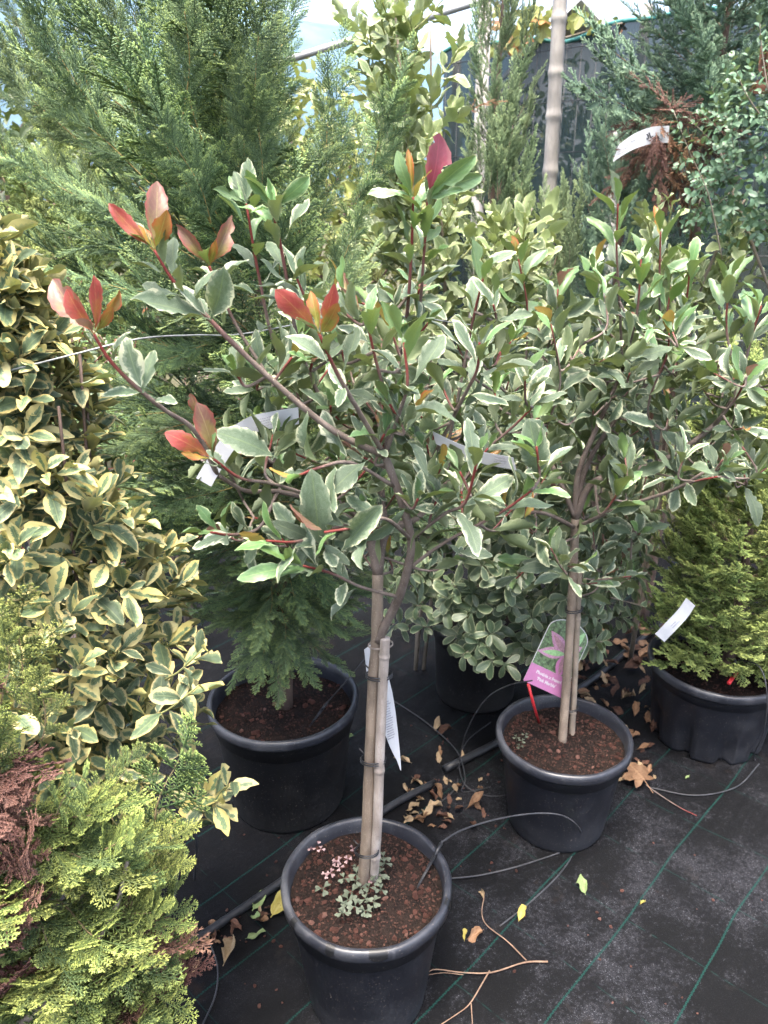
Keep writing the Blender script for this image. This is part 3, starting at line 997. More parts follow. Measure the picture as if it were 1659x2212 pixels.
BR = {}
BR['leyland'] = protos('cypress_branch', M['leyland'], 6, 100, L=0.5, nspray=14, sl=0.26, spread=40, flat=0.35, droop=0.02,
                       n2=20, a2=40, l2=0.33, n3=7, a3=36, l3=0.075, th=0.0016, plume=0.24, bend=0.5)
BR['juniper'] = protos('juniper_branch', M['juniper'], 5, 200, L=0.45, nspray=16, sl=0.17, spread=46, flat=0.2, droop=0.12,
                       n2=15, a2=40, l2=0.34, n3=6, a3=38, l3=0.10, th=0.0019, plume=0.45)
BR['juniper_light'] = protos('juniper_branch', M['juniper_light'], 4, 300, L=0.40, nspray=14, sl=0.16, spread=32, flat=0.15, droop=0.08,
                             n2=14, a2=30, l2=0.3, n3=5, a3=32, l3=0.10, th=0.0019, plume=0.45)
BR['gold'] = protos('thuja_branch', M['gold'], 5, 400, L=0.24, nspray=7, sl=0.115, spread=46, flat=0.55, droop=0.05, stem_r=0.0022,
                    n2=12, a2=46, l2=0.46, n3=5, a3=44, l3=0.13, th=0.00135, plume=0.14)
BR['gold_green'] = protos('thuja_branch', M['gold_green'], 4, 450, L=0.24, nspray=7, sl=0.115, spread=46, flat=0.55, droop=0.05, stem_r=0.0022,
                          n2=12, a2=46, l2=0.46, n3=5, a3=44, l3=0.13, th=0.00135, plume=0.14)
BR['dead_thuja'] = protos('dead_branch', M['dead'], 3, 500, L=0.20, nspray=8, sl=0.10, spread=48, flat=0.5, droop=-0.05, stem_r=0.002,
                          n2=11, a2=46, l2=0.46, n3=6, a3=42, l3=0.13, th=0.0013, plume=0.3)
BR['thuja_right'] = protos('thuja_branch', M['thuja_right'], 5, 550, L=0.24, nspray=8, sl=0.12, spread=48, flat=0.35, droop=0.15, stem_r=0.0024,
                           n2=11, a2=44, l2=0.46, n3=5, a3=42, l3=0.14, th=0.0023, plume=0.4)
BR['dead_juniper'] = protos('dead_branch', M['dead'], 3, 600, L=0.32, nspray=8, sl=0.14, spread=40, flat=0.3, droop=-0.25, stem_r=0.003,
                            n2=11, a2=38, l2=0.34, n3=4, a3=36, l3=0.11, th=0.0019, plume=0.4)
BR['rusty'] = protos('rusty_branch', M['dead_orange'], 2, 650, L=0.24, nspray=7, sl=0.12, spread=40, flat=0.4, droop=-0.35, stem_r=0.0025,
                     n2=10, a2=38, l2=0.36, n3=4, a3=36, l3=0.12, th=0.0019, plume=0.3)


def branch_at(root, kind, base, d, up, length, rng, name='branch'):
    me = BR[kind][rng.randrange(len(BR[kind]))]
    L0 = {'leyland': 0.6, 'juniper': 0.56, 'juniper_light': 0.5, 'gold': 0.32, 'gold_green': 0.32, 'dead_thuja': 0.26, 'thuja_right': 0.31,
          'dead_juniper': 0.4, 'rusty': 0.31}[kind]
    m = Matrix.Translation(base) @ frame(Vector(d), Vector(up)) @ Matrix.Diagonal((length / L0 * rng.choice((-1, 1)), length / L0, length / L0, 1))
    return put(name, me, root, m)


def conifer(name, loc, label, cat, kind, z0, z1, rfun, n, el0, el1, seed, trunk_r=0.02, lfun=None, trunk=True, lean=(0, 0), group=None, start=0.0, keep=None):
    rng = random.Random(seed)
    loc = Vector(loc)
    root = empty(name, loc, label, cat, group)
    if trunk:
        pts = [loc + Vector((lean[0] * f + 0.01 * math.sin(f * 6), lean[1] * f, start + (z1 - 0.15 - start) * f)) for f in (0, .2, .4, .6, .8, 1)]
        tube(MB(), smooth_path(pts, 4), trunk_r, trunk_r * 0.3, 10).build('trunk', M['conifer_bark'], root)
    ph = rng.uniform(0, 6)
    for i in range(n):
        f = (i + rng.random()) / n
        ph += 2.39996 + rng.uniform(-.3, .3)
        z = z0 + (z1 - z0) * f
        rr = rfun(z) * rng.uniform(0.78, 1.08)
        el = R(el0 + (el1 - el0) * f + rng.uniform(-12, 12))
        out = Vector((math.cos(ph), math.sin(ph), 0))
        Lb = (lfun(z) if lfun else rr) * rng.uniform(0.85, 1.15)
        d = (out * math.cos(el) + Vector((0, 0, math.sin(el)))).normalized()
        # branch foot on the trunk side so that its end reaches the crown surface
        foot = loc + Vector((lean[0] * f, lean[1] * f, z)) + out * max(0.01, rr - Lb * math.cos(el))
        if keep and not keep(*pix(foot + d * Lb)):
            continue
        branch_at(root, kind, foot, d, Vector((0, 0, 1)) + out * -0.6, Lb, rng)
    return root, rng


# ------------------------------------------------------------------ pots, soil, stones
STONES = []
_r = random.Random(5)
for i in range(6):
    import bmesh
    bm = bmesh.new()
    bmesh.ops.create_icosphere(bm, subdivisions=1, radius=1.0)
    for v_ in bm.verts:
        v_.co *= _r.uniform(0.72, 1.2)
        v_.co.z *= 0.8
    me = bpy.data.meshes.new('stone')
    bm.to_mesh(me)
    bm.free()
    me.materials.append(M['stone'])
    STONES.append(me)


def soil_height(x, y, seed):
    return 0.008 * mnoise.noise(Vector((x * 14, y * 14, seed))) + 0.004 * mnoise.noise(Vector((x * 45, y * 45, seed + 3)))


def make_pot(loc, label, r, h, rb, soil_z, seed, body='pot', rim='pot_rim', feet=0, nst=0, smin=0.003, smax=0.008, group='black plastic nursery pots', soil='soil', rimh=0.028, patchy=False):
    loc = Vector(loc)
    root = empty('plant_pot', loc, label, 'pot', group)
    rt = r - 0.012

    def rf(rr, z, a):
        if feet and z < 0.075:
            s = math.cos(a * feet + seed)
            k = max(0.0, min(1.0, (s - 0.45) / 0.25))
            return rr * (1 - 0.16 * k * min(1, (0.075 - z) / 0.02))
        return rr * (1 + 0.004 * math.sin(3 * a + seed))
    mb = MB()
    prof = [(0.0, 0.006), (rb * 0.5, 0.006), (rb - 0.02, 0.006), (rb - 0.016, 0.001), (rb - 0.004, 0.003), (rb, 0.012), (rb + (rt - rb) * 0.18, h * 0.2), (rb + (rt - rb) * 0.5, h * 0.52),
            (rb + (rt - rb) * 0.74, h * 0.76), (rb + (rt - rb) * 0.76, h * 0.782), (rb + (rt - rb) * 0.82 + 0.004, h * 0.79), (rt - 0.002, h - rimh - 0.004), (rt, h - rimh)]
    lathe(mb, prof, 72, rf)
    mb.build('body', M[body], root, M=Matrix.Translation(loc))
    mb = MB()
    prof = [(rt - 0.001, h - rimh + 0.002), (r - 0.003, h - rimh - 0.001), (r, h - rimh + 0.004), (r + 0.001, h - 0.010), (r - 0.001, h - 0.003), (r - 0.005, h), (r - 0.011, h),
            (r - 0.015, h - 0.004), (r - 0.017, h - 0.03), (r - 0.022, soil_z - 0.012)]
    lathe(mb, prof, 84, lambda rr, z, a: rr * (1 + 0.006 * math.sin(2 * a + seed)) + 0.0008 * math.sin(9 * a + seed * 2))
    mb.build('rim', M[rim], root, M=Matrix.Translation(loc))
    if patchy:
        for a0, w0 in ((-1.42, 0.10), (-1.95, 0.05), (-2.5, 0.04), (-0.35, 0.05)):
            mb = MB()
            vv = []
            for k in range(9):
                a = a0 + w0 * (k / 4.0 - 1)
                e = 0.010 * (1 - ((k - 4) / 4.5) ** 2)
                for (rr, zz) in ((r + 0.0022, h - 0.010 - e), (r + 0.0022, h - 0.007), (r - 0.0005, h - 0.0012), (r - 0.005, h + 0.0016), (r - 0.0085, h + 0.0016)):
                    rr = rr * (1 + 0.006 * math.sin(2 * a + seed)) + 0.0008 * math.sin(9 * a + seed * 2)
                    vv.append((rr * math.cos(a), rr * math.sin(a), zz))
            mb.add(vv, [(k * 5 + j, (k + 1) * 5 + j, (k + 1) * 5 + j + 1, k * 5 + j + 1) for k in range(8) for j in range(4)])
            mb.build('damp_patch', M['pot_b'], root, M=Matrix.Translation(loc))
    mb = MB()
    sr = r - 0.019
    nr, ns = 14, 56
    v = [(0, 0, soil_z + soil_height(0, 0, seed))]
    F = []
    for i in range(1, nr + 1):
        for k in range(ns):
            a = 2 * math.pi * k / ns
            x, y = sr * i / nr * math.cos(a), sr * i / nr * math.sin(a)
            v.append((x, y, soil_z + soil_height(x, y, seed)))
    F += [(0, 1 + k, 1 + (k + 1) % ns) for k in range(ns)]
    for i in range(nr - 1):
        for k in range(ns):
            q = 1 + i * ns
            F.append((q + k, q + ns + k, q + ns + (k + 1) % ns, q + (k + 1) % ns))
    mb.add(v, F)
    mb.build('soil', M[soil], root, M=Matrix.Translation(loc))
    rng = random.Random(seed)
    if nst:
        cm = MB()
        for i in range(1500):
            a, q = rng.uniform(0, 6.283), sr * 0.98 * math.sqrt(rng.random())
            x, y = q * math.cos(a), q * math.sin(a)
            sx, sy, sz = rng.uniform(.001, .005), rng.uniform(.001, .003), rng.uniform(.001, .003)
            ra = rng.uniform(0, 3.14)
            c_, s_ = math.cos(ra), math.sin(ra)
            z = soil_z + soil_height(x, y, seed) + sz * .5
            vv = [(sx, 0, 0), (-sx, 0, sz * .5), (0, sy, sz * .3), (0, -sy, 0), (0, 0, sz * 1.6)]
            cm.add([(x + p_[0] * c_ - p_[1] * s_, y + p_[0] * s_ + p_[1] * c_, z + p_[2]) for p_ in vv], [(0, 2, 4), (2, 1, 4), (1, 3, 4), (3, 0, 4)])
        co = cm.build('soil_crumbs', M['crumb'], root, False, Matrix.Translation(loc))
        co['kind'] = 'stuff'
    for i in range(nst):
        a, q = rng.uniform(0, 6.283), sr * 0.97 * math.sqrt(rng.random())
        x, y = q * math.cos(a), q * math.sin(a)
        if mnoise.noise(Vector((x * 9, y * 9, seed + 9))) < -0.12 and rng.random() < 0.8:
            continue
        s = smin + (smax - smin) * rng.random() ** 1.9
        m = Matrix.Translation(loc + Vector((x, y, soil_z + soil_height(x, y, seed) + s * 0.4))) @ Matrix.Rotation(rng.uniform(0, 6), 4, 'Z') @ Matrix.Rotation(rng.uniform(-.6, .6), 4, 'X') @ Matrix.Diagonal((s * rng.uniform(.8, 1.3), s, s * rng.uniform(.7, 1.1), 1))
        put('stone', STONES[rng.randrange(6)], root, m)
    return root


POT_A = Vector((-0.037, 1.215, 0))
POT_B = Vector((0.492, 1.735, 0))
POT_C = Vector((-0.285, 1.835, 0))
POT_D = Vector((1.075, 2.13, 0))
POT_E = Vector((0.33, 2.36, 0))
make_pot(POT_A, 'black pot in the foreground with grey rim, red lava stones and clover', 0.178, 0.33, 0.128, 0.298, 3, nst=430, smin=0.0016, smax=0.0080, patchy=True)
make_pot(POT_B, 'black pot holding the second standard tree, with a pink picture label', 0.183, 0.30, 0.135, 0.262, 7, nst=260, smin=0.0014, smax=0.0078)
make_pot(POT_C, 'large black pot under the tall cypress', 0.213, 0.35, 0.165, 0.30, 12, nst=90, smin=0.004, smax=0.012, body='pot_b')
make_pot(POT_D, 'black pot with notched base under the golden green conifer', 0.212, 0.28, 0.175, 0.235, 21, feet=9, nst=30)
make_pot(POT_E, 'black pot in shadow under the low cream edged shrub', 0.165, 0.30, 0.14, 0.265, 31, body='pot_b', nst=0, rim='pot_b')

# ------------------------------------------------------------------ the front standard tree
GRP_P = 'variegated standard trees with red shoots'
T1 = Plant('photinia_tree', (POT_A.x + 0.02, POT_A.y, 0.29), 'cream edged standard tree with red young leaves in the foreground pot', 'tree', GRP_P, 41)
pb = M['photinia_bark']
A = lambda *q: [P(*t) for t in q]
Y0 = 1.215
T1.stem([G(783, 1915, 0.285)] + A((793, 1800, Y0), (800, 1640, Y0), (806, 1500, Y0), (814, 1370, Y0 - .005), (816, 1240, Y0 + .005)), 0.0125, 0.0105, M['photinia_trunk'], 'trunk', 0, 0, 6, 12)
base1 = P(816, 1240, Y0 + .005)
# main limbs
T1.stem(A((816, 1240, 1.22), (800, 1160, 1.24), (790, 1130, 1.25), (740, 1090, 1.24)), 0.010, 0.006, pb, 'limb', 0, .1)
T1.stem(A((816, 1240, 1.22), (835, 1150, 1.26), (900, 1120, 1.28), (945, 1060, 1.30), (985, 960, 1.33)), 0.009, 0.004, pb, 'limb', 0, .2)
T1.stem(A((817, 1385, 1.205), (835, 1345, 1.19), (862, 1290, 1.16), (880, 1230, 1.13), (888, 1165, 1.11), (866, 1080, 1.09), (845, 1020, 1.08), (832, 985, 1.075)), 0.0085, 0.006, pb, 'limb', 0, .1)
T1.stem(A((816, 1240, 1.22), (828, 1130, 1.27), (822, 1040, 1.32), (835, 950, 1.36), (850, 860, 1.38)), 0.009, 0.005, pb, 'limb', 0, .2)
T1.stem(A((790, 1140, 1.25), (690, 1085, 1.2), (600, 1062, 1.17), (530, 1060, 1.13), (470, 1025, 1.08)), 0.0055, 0.003, pb, 'branch', 0, .3)
lims = []


def photinia_shoot(T, pts, r0, n, size, frac, mk='photinia', t0=0.1, t1=1.0, r1=0.0018, tipgreen=0.8, **kw):
    path = T.stem(pts, r0, r1, pb, 'branch', t0, t1)
    T.shoot(path, 'photinia', mk, n, size, frac, pick=(lambda f: T.rng.choice(('photinia_bronze', 'photinia_orange', 'photinia_green', 'photinia_green')) if (f > 0.93 and T.rng.random() < 0.4) else ('photinia_green' if (f > tipgreen and T.rng.random() < 0.75) else mk)), **kw)
    return path


def tip_leaves(T, base, specs):
    """single leaves whose tips are known: (px, py, Y, material, wide, lean)"""
    for (px, py, Y, mk, wide, fx, fz) in specs:
        tipp = P(px, py, Y)
        d = tipp - base
        tocam = (CAMP - base).normalized()
        nn = tocam * 1.0 + Vector((fx, 0, fz))
        T.leaf('photinia', mk, base, d, nn, d.length * 1.03, wide)


# far left red shoot
p = photinia_shoot(T1, A((470, 1025, 1.08), (420, 930, 1.05), (355, 885, 1.02), (285, 828, 0.99), (235, 775, 0.975), (203, 722, 0.97)), 0.004, 6, 0.062, 0.55, tipgreen=2)
b = p[-1]
tip_leaves(T1, b, [(138, 632, .965, 'photinia_red', 1.15, -.4, .2), (216, 608, .955, 'photinia_red', .85, .5, .1), (106, 615, 1.0, 'photinia_bronze', 1.15, -.2, .3),
                   (262, 632, .985, 'photinia_orange', .9, .6, 0), (247, 668, .97, 'photinia_orange', 1.0, .4, 0), (225, 690, 1.0, 'photinia_green', 1.1, .6, 0)])
tip_leaves(T1, P(310, 848, .995), [(262, 735, 1.0, 'photinia', 1.25, .2, .1), (325, 760, 1.03, 'photinia', 1.0, .2, .1), (225, 845, .96, 'photinia', .9, 0, .9)])
# upper left red shoot
p = photinia_shoot(T1, A((832, 985, 1.075), (720, 930, 1.05), (600, 832, 1.03), (500, 738, 1.01), (432, 668, 1.0), (378, 612, .99), (333, 540, .985)), 0.0058, 11, 0.07, 0.45, tipgreen=2)
b = p[-1]
tip_leaves(T1, b, [(236, 444, .97, 'photinia_red', .85, -.5, 0), (345, 393, 1.0, 'photinia_bronze', 1.0, 0, .1), (362, 462, .965, 'photinia_orange', 1.35, .3, 0),
                   (292, 478, 1.01, 'photinia', 1.1, -.3, 0)])
b = P(455, 690, 1.0)
tip_leaves(T1, b, [(290, 640, .985, 'photinia', 1.1, -.1, .8), (498, 585, .975, 'photinia', 1.5, .1, 0), (380, 610, .99, 'photinia', 1.0, .2, .4), (495, 640, 1.03, 'photinia', 1.2, .3, 0)])
# purple green pair behind
p = photinia_shoot(T1, A((590, 830, 1.12), (520, 720, 1.12), (480, 640, 1.11), (452, 575, 1.10)), 0.003, 5, 0.06, 0.5, tipgreen=2)
tip_leaves(T1, p[-1], [(388, 483, 1.09, 'photinia_bronze', .9, -.3, .2), (508, 478, 1.1, 'photinia_bronze', .95, .4, 0), (470, 520, 1.08, 'photinia_orange', .8, 0, 0)])
# centre red rosette
p = photinia_shoot(T1, A((832, 985, 1.075), (770, 880, 1.01), (725, 800, .97), (690, 722, .95)), 0.004, 7, 0.066, 0.6, tipgreen=2)
tip_leaves(T1, p[-1], [(607, 622, .93, 'photinia_red', 1.1, -.5, .1), (729, 618, .93, 'photinia_red', .9, .4, 0), (733, 668, .925, 'photinia_orange', 1.3, .3, 0), (672, 630, .96, 'photinia_orange', .9, 0, 0)])
# lower left coppery rosette
p = photinia_shoot(T1, A((700, 1080, 1.12), (590, 1045, 1.04), (520, 1033, 1.0), (462, 992, .97)), 0.0032, 5, 0.055, 0.4, tipgreen=2)
tip_leaves(T1, p[-1], [(365, 928, .955, 'photinia_red', 1.05, -.4, .1), (442, 878, .955, 'photinia_bronze', 1.25, .3, .1), (392, 985, .95, 'photinia_orange', .7, 0, 1.2)])
# tall top shoots with magenta leaf
p = photinia_shoot(T1, A((835, 950, 1.30), (858, 830, 1.28), (878, 690, 1.25), (888, 560, 1.23), (893, 425, 1.21)), 0.0045, 14, 0.072, 0.62, tipgreen=.7)
tip_leaves(T1, p[-1], [(850, 338, 1.2, 'photinia_green', 1.0, -.3, .2), (880, 325, 1.22, 'photinia_orange', .6, 0, 0), (800, 405, 1.2, 'photinia_green', 1.0, -.2, .8)])
p = photinia_shoot(T1, A((845, 880, 1.30), (900, 700, 1.27), (915, 560, 1.24), (924, 430, 1.21)), 0.0036, 10, 0.07, 0.55, tipgreen=.6)
tip_leaves(T1, p[-1], [(962, 296, 1.2, 'photinia_magenta', 1.5, .1, .1), (1003, 338, 1.17, 'photinia_green', .9, .3, .5), (1030, 365, 1.2, 'photinia_green', .9, .3, .4),
                       (1000, 420, 1.18, 'photinia_green', .9, .2, .7), (935, 385, 1.22, 'photinia_magenta', .6, 0, 0)])
# twin shoots left of the middle
p = photinia_shoot(T1, A((700, 930, 1.20), (600, 760, 1.19), (560, 600, 1.17), (532, 440, 1.15)), 0.0038, 10, 0.068, 0.55, tipgreen=.75)
tip_leaves(T1, p[-1], [(462, 405, 1.14, 'photinia_green', 1.0, -.3, .6), (543, 345, 1.16, 'photinia', 1.2, 0, .1), (488, 375, 1.16, 'photinia_green', .7, -.2, .4)])
p = photinia_shoot(T1, A((720, 920, 1.18), (650, 760, 1.15), (612, 560, 1.12), (588, 448, 1.10)), 0.0038, 10, 0.068, 0.55, tipgreen=.75)
tip_leaves(T1, p[-1], [(528, 372, 1.09, 'photinia_green', 1.0, -.2, .2), (668, 392, 1.09, 'photinia_green', 1.1, .4, .2), (582, 385, 1.1, 'photinia_green', .7, 0, 0), (540, 460, 1.07, 'photinia_green', .9, -.2, .9)])
# right hand shoots
for pts, n, s in (
        (A((945, 1060, 1.30), (985, 880, 1.27), (1020, 700, 1.24), (1046, 592, 1.22)), 11, 0.083),
        (A((930, 1000, 1.22), (1000, 860, 1.15), (1030, 800, 1.12), (1036, 740, 1.10)), 9, 0.081),
        (A((888, 1165, 1.11), (960, 1110, 1.08), (1005, 1085, 1.05), (1032, 990, 1.02)), 8, 0.083),
        (A((880, 1230, 1.13), (960, 1172, 1.10), (1080, 1108, 1.08), (1148, 1060, 1.06)), 7, 0.076),
        (A((832, 985, 1.075), (838, 880, 1.06), (812, 780, 1.05), (790, 680, 1.04)), 9, 0.076),
        (A((832, 985, 1.075), (860, 900, 1.04), (880, 830, 1.02), (872, 740, 1.02)), 8, 0.081),
        (A((862, 1290, 1.16), (780, 1268, 1.10), (720, 1240, 1.06), (655, 1222, 1.02)), 10, 0.078),
        (A((740, 1090, 1.24), (700, 1150, 1.10), (640, 1170, 1.02), (575, 1168, .99)), 7, 0.076),
        (A((600, 1062, 1.17), (560, 1140, 1.12), (500, 1155, 1.08), (455, 1150, 1.05)), 6, 0.074),
        (A((850, 1050, 1.08), (760, 1000, 1.04), (690, 1010, 1.01), (640, 1030, 1.0)), 6, 0.076),
        (A((888, 1165, 1.11), (830, 1120, 1.03), (760, 1140, .98), (700, 1150, .96)), 5, 0.081),
        (A((945, 1060, 1.30), (1040, 980, 1.28), (1110, 920, 1.26), (1150, 880, 1.24)), 8, 0.076)):
    photinia_shoot(T1, pts, 0.0034, n, s, 0.65, t0=.15, t1=.9)
# large single leaves seen flat
tip_leaves(T1, P(690, 1190, 1.0), [(682, 1035, .96, 'photinia', 1.0, 0, .2)])
tip_leaves(T1, P(730, 1200, 1.0), [(820, 1090, .96, 'photinia', .95, 0, .3)])
tip_leaves(T1, P(800, 990, 1.04), [(702, 1060, .99, 'photinia', 1.2, 0, .5)])
tip_leaves(T1, P(1160, 1035, 1.08), [(1155, 930, 1.04, 'photinia', 1.4, .1, .2)])
tip_leaves(T1, P(640, 1225, 1.0), [(530, 1237, .96, 'photinia_green', .95, 0, .6), (545, 1165, .98, 'photinia_green', .8, -.2, .7)])
tip_leaves(T1, P(600, 990, 1.02), [(478, 925, .99, 'photinia', 1.2, 0, .4)])
tip_leaves(T1, P(985, 1190, 1.09), [(1050, 1190, 1.05, 'photinia', 1.2, 0, .8)])
# fill
rng = random.Random(77)
cnt = 0
while cnt < 122:
    px, py = rng.gauss(800, 210), rng.gauss(900, 190)
    Yd = rng.uniform(1.04, 1.48)
    if not (430 < px < 1190 and 560 < py < 1240) or ((px - 800) / 400) ** 2 + ((py - 930) / 370) ** 2 > 1:
        continue
    tipp = P(px, py, Yd)
    q, r = T1.attach(tipp)
    if (q - tipp).length > 0.42:
        continue
    mid = q.lerp(tipp, 0.55) + Vector((rng.uniform(-.02, .02), rng.uniform(-.02, .02), -0.02))
    photinia_shoot(T1, [q, mid, tipp], 0.0026, rng.randint(6, 10), 0.068, 0.75, t0=.15, t1=.85)
    cnt += 1
T1.finish()

# ------------------------------------------------------------------ the second standard tree
T2 = Plant('photinia_tree', (0.51, 1.76, 0.25), 'cream edged standard tree behind to the right, beside the picture label', 'tree', GRP_P, 43)
Y2 = 1.79
T2.stem([G(1214, 1608, 0.25)] + A((1222, 1500, Y2 - .01), (1232, 1350, Y2), (1238, 1240, Y2), (1243, 1120, Y2)), 0.0125, 0.0105, M['photinia_trunk'], 'trunk', 0, 0, 6, 12)
for pts, r0, r1 in (
        (A((1243, 1120, Y2), (1285, 1040, 1.78), (1420, 1000, 1.75), (1540, 920, 1.72), (1600, 830, 1.70)), .010, .004),
        (A((1243, 1120, Y2), (1250, 1020, 1.80), (1300, 900, 1.82), (1345, 800, 1.82)), .009, .004),
        (A((1243, 1120, Y2), (1210, 1040, 1.80), (1170, 960, 1.84), (1130, 850, 1.86)), .008, .004),
        (A((1243, 1120, Y2), (1270, 1000, 1.85), (1350, 880, 1.9), (1430, 800, 1.93)), .008, .004),
        (A((1243, 1140, Y2), (1180, 1110, 1.70), (1120, 1105, 1.62), (1080, 1090, 1.58)), .006, .003),
        (A((1243, 1140, Y2), (1330, 1100, 1.70), (1450, 1060, 1.62), (1520, 1020, 1.58)), .006, .003)):
    T2.stem(pts, r0, r1, pb, 'limb', 0, .25)
for pts, n, s in (
        (A((1345, 800, 1.82), (1338, 650, 1.80), (1332, 540, 1.78), (1335, 440, 1.76)), 12, .085),
        (A((1430, 800, 1.93), (1425, 650, 1.90), (1425, 580, 1.88), (1427, 500, 1.87)), 9, .08),
        (A((1430, 800, 1.93), (1440, 690, 1.86), (1450, 620, 1.85)), 7, .075),
        (A((1600, 830, 1.70), (1620, 740, 1.68), (1645, 660, 1.66)), 9, .085),
        (A((1540, 920, 1.72), (1590, 860, 1.66), (1612, 815, 1.62)), 8, .085),
        (A((1130, 850, 1.86), (1140, 680, 1.83), (1120, 560, 1.80)), 10, .075),
        (A((1345, 800, 1.82), (1290, 680, 1.86), (1285, 580, 1.88)), 10, .075),
        (A((1420, 1000, 1.75), (1400, 880, 1.70), (1440, 770, 1.66), (1445, 720, 1.64)), 10, .075),
        (A((1430, 800, 1.93), (1475, 690, 1.84), (1492, 570, 1.80)), 9, .08),
        (A((1600, 830, 1.70), (1570, 720, 1.72), (1575, 610, 1.72)), 9, .08),
        (A((1130, 850, 1.86), (1195, 720, 1.80), (1205, 625, 1.78)), 9, .075),
        (A((1345, 800, 1.82), (1375, 680, 1.74), (1385, 560, 1.72)), 10, .08),
        (A((1285, 1040, 1.78), (1295, 1110, 1.62), (1325, 1080, 1.58), (1335, 1060, 1.57)), 6, .085),
        (A((1243, 1160, Y2), (1180, 1190, 1.68), (1115, 1250, 1.62)), 8, .07),
        (A((1450, 1060, 1.62), (1500, 1040, 1.58), (1550, 1030, 1.55)), 5, .055)):
    photinia_shoot(T2, pts, 0.0036, n, s * 1.2, 0.62, t0=.2, t1=1.0, tipgreen=.45, open_base=60)
rng = random.Random(78)
cnt = 0
while cnt < 122:
    px, py = rng.uniform(1060, 1690), rng.uniform(590, 1290)
    Yd = rng.uniform(1.55, 2.05)
    if ((px - 1370) / 330) ** 2 + ((py - 950) / 320) ** 2 > 1 or (px > 1390 and py > 1040):
        continue
    tipp = P(px, py, Yd)
    q, r = T2.attach(tipp)
    if (q - tipp).length > 0.5:
        continue
    mid = q.lerp(tipp, 0.55) + Vector((rng.uniform(-.03, .03), rng.uniform(-.03, .03), -0.02))
    photinia_shoot(T2, [q, mid, tipp], 0.0028, rng.randint(6, 10), 0.088, 0.75, t0=.15, t1=.75, tipgreen=.9)
    cnt += 1
T2.finish()


# ------------------------------------------------------------------ stakes and ties
def cane(name, pts, r, label, nodes, mat='bamboo', group=None):
    root = empty(name, pts[0], label, 'stake', group)
    path = smooth_path(pts, 10)
    L = len(path) - 1

    def rad(f):
        k = 0
        for q in nodes:
            k = max(k, math.exp(-((f - q) / 0.008) ** 2))
        return r * (1 - 0.12 * f) * (1 + 0.16 * k)
    fine = [path[min(int(i / 240 * L), L - 1)].lerp(path[min(int(i / 240 * L), L - 1) + 1], i / 240 * L - min(int(i / 240 * L), L - 1)) for i in range(241)]
    tube(MB(), fine, r, r, 10, rad=rad).build('cane', M[mat], root)
    return root


def tie(root, c, d, rx, ry, r, mat, ang=0.0, tail=True, turns=2):
    """a loop round stem and cane: an oval of thin tube, two turns, with a twisted tail"""
    mb = MB()
    x = Vector((math.cos(ang), math.sin(ang), 0))
    y = Vector((-math.sin(ang), math.cos(ang), 0))
    pts = []
    n = 26 * turns
    for i in range(n + 1):
        a = 2 * math.pi * i / 26 + 2.6
        pts.append(c + x * (rx * math.cos(a)) + y * (ry * math.sin(a)) + Vector((0, 0, (i / n - 0.5) * r * 3.2 * turns + 0.002 * math.cos(a))))
    if tail:
        pts.append(pts[-1] + (pts[-1] - c) * 0.5 + Vector((0, 0, 0.004)))
    tube(mb, pts, r, r, 6)
    return mb.build('tie', M[mat], root)


st1 = cane('bamboo_stake', [G(806, 1908, 0.285)] + A((815, 1780, Y0 - .012), (820, 1640, Y0 - .014), (826, 1500, Y0 - .016), (832, 1378, Y0 - .018)), 0.0105,
           'pale bamboo cane tied to the front tree stem', (0.12, 0.46, 0.92))
for (py, xm) in ((1838, 792), (1640, 806), (1457, 819)):
    tie(st1, P(xm, py, Y0 - .006), None, 0.0245, 0.0165, 0.0016, 'hose', -0.25)
tie(st1, P(822, 1392, Y0 - .006), None, 0.0225, 0.0155, 0.0007, 'bamboo', -0.1, False)
st2 = cane('bamboo_stake', [G(1235, 1590, 0.25)] + A((1240, 1500, Y2), (1247, 1350, Y2), (1252, 1235, Y2)), 0.0085, 'brown cane tied to the second standard tree stem', (0.2, 0.7), 'grey_twig')
tie(st2, P(1231, 1530, Y2 - .01), None, 0.022, 0.015, 0.0014, 'hose', 0, False)
tie(st2, P(1240, 1316, Y2 - .01), None, 0.022, 0.0155, 0.0017, 'hose', 0, False)

# ------------------------------------------------------------------ big cypress (in the large pot)
cr, rng = conifer('cypress_tree', (POT_C.x, POT_C.y + 0.02, 0.29), 'tall feathery grey green cypress filling the upper left', 'tree', 'leyland', 0.62, 1.45,
                  lambda z: 0.24 + 0.25 * min(1, max(0, (z - 0.15) / 0.75)), 84, 0, 48, 51, 0.023, lambda z: 0.36 + 0.16 * min(1, z / 1.0), start=0.0,
                  keep=lambda x, y, z: not (x > 660 and y < 480) and not (x > 820 and y < 900))
# short dense skirt above the pot
ph = 0.0
for i in range(95):
    ph += 2.39996
    z = 0.48 + 0.50 * (i + rng.random()) / 95
    out = Vector((math.cos(ph), math.sin(ph), 0))
    el = R(rng.uniform(-28, 18))
    Lb = rng.uniform(0.19, 0.27)
    rr = (0.22 + 0.16 * min(1, (z - 0.48) / 0.4)) * rng.uniform(0.7, 1.05)
    d = out * math.cos(el) + Vector((0, 0, math.sin(el)))
    foot = Vector((POT_C.x, POT_C.y + 0.02, z + 0.06)) + out * max(0.01, rr - Lb * math.cos(el))
    branch_at(cr, 'leyland', foot, d, Vector((0, 0, 1)) + out * -0.5, Lb, rng)
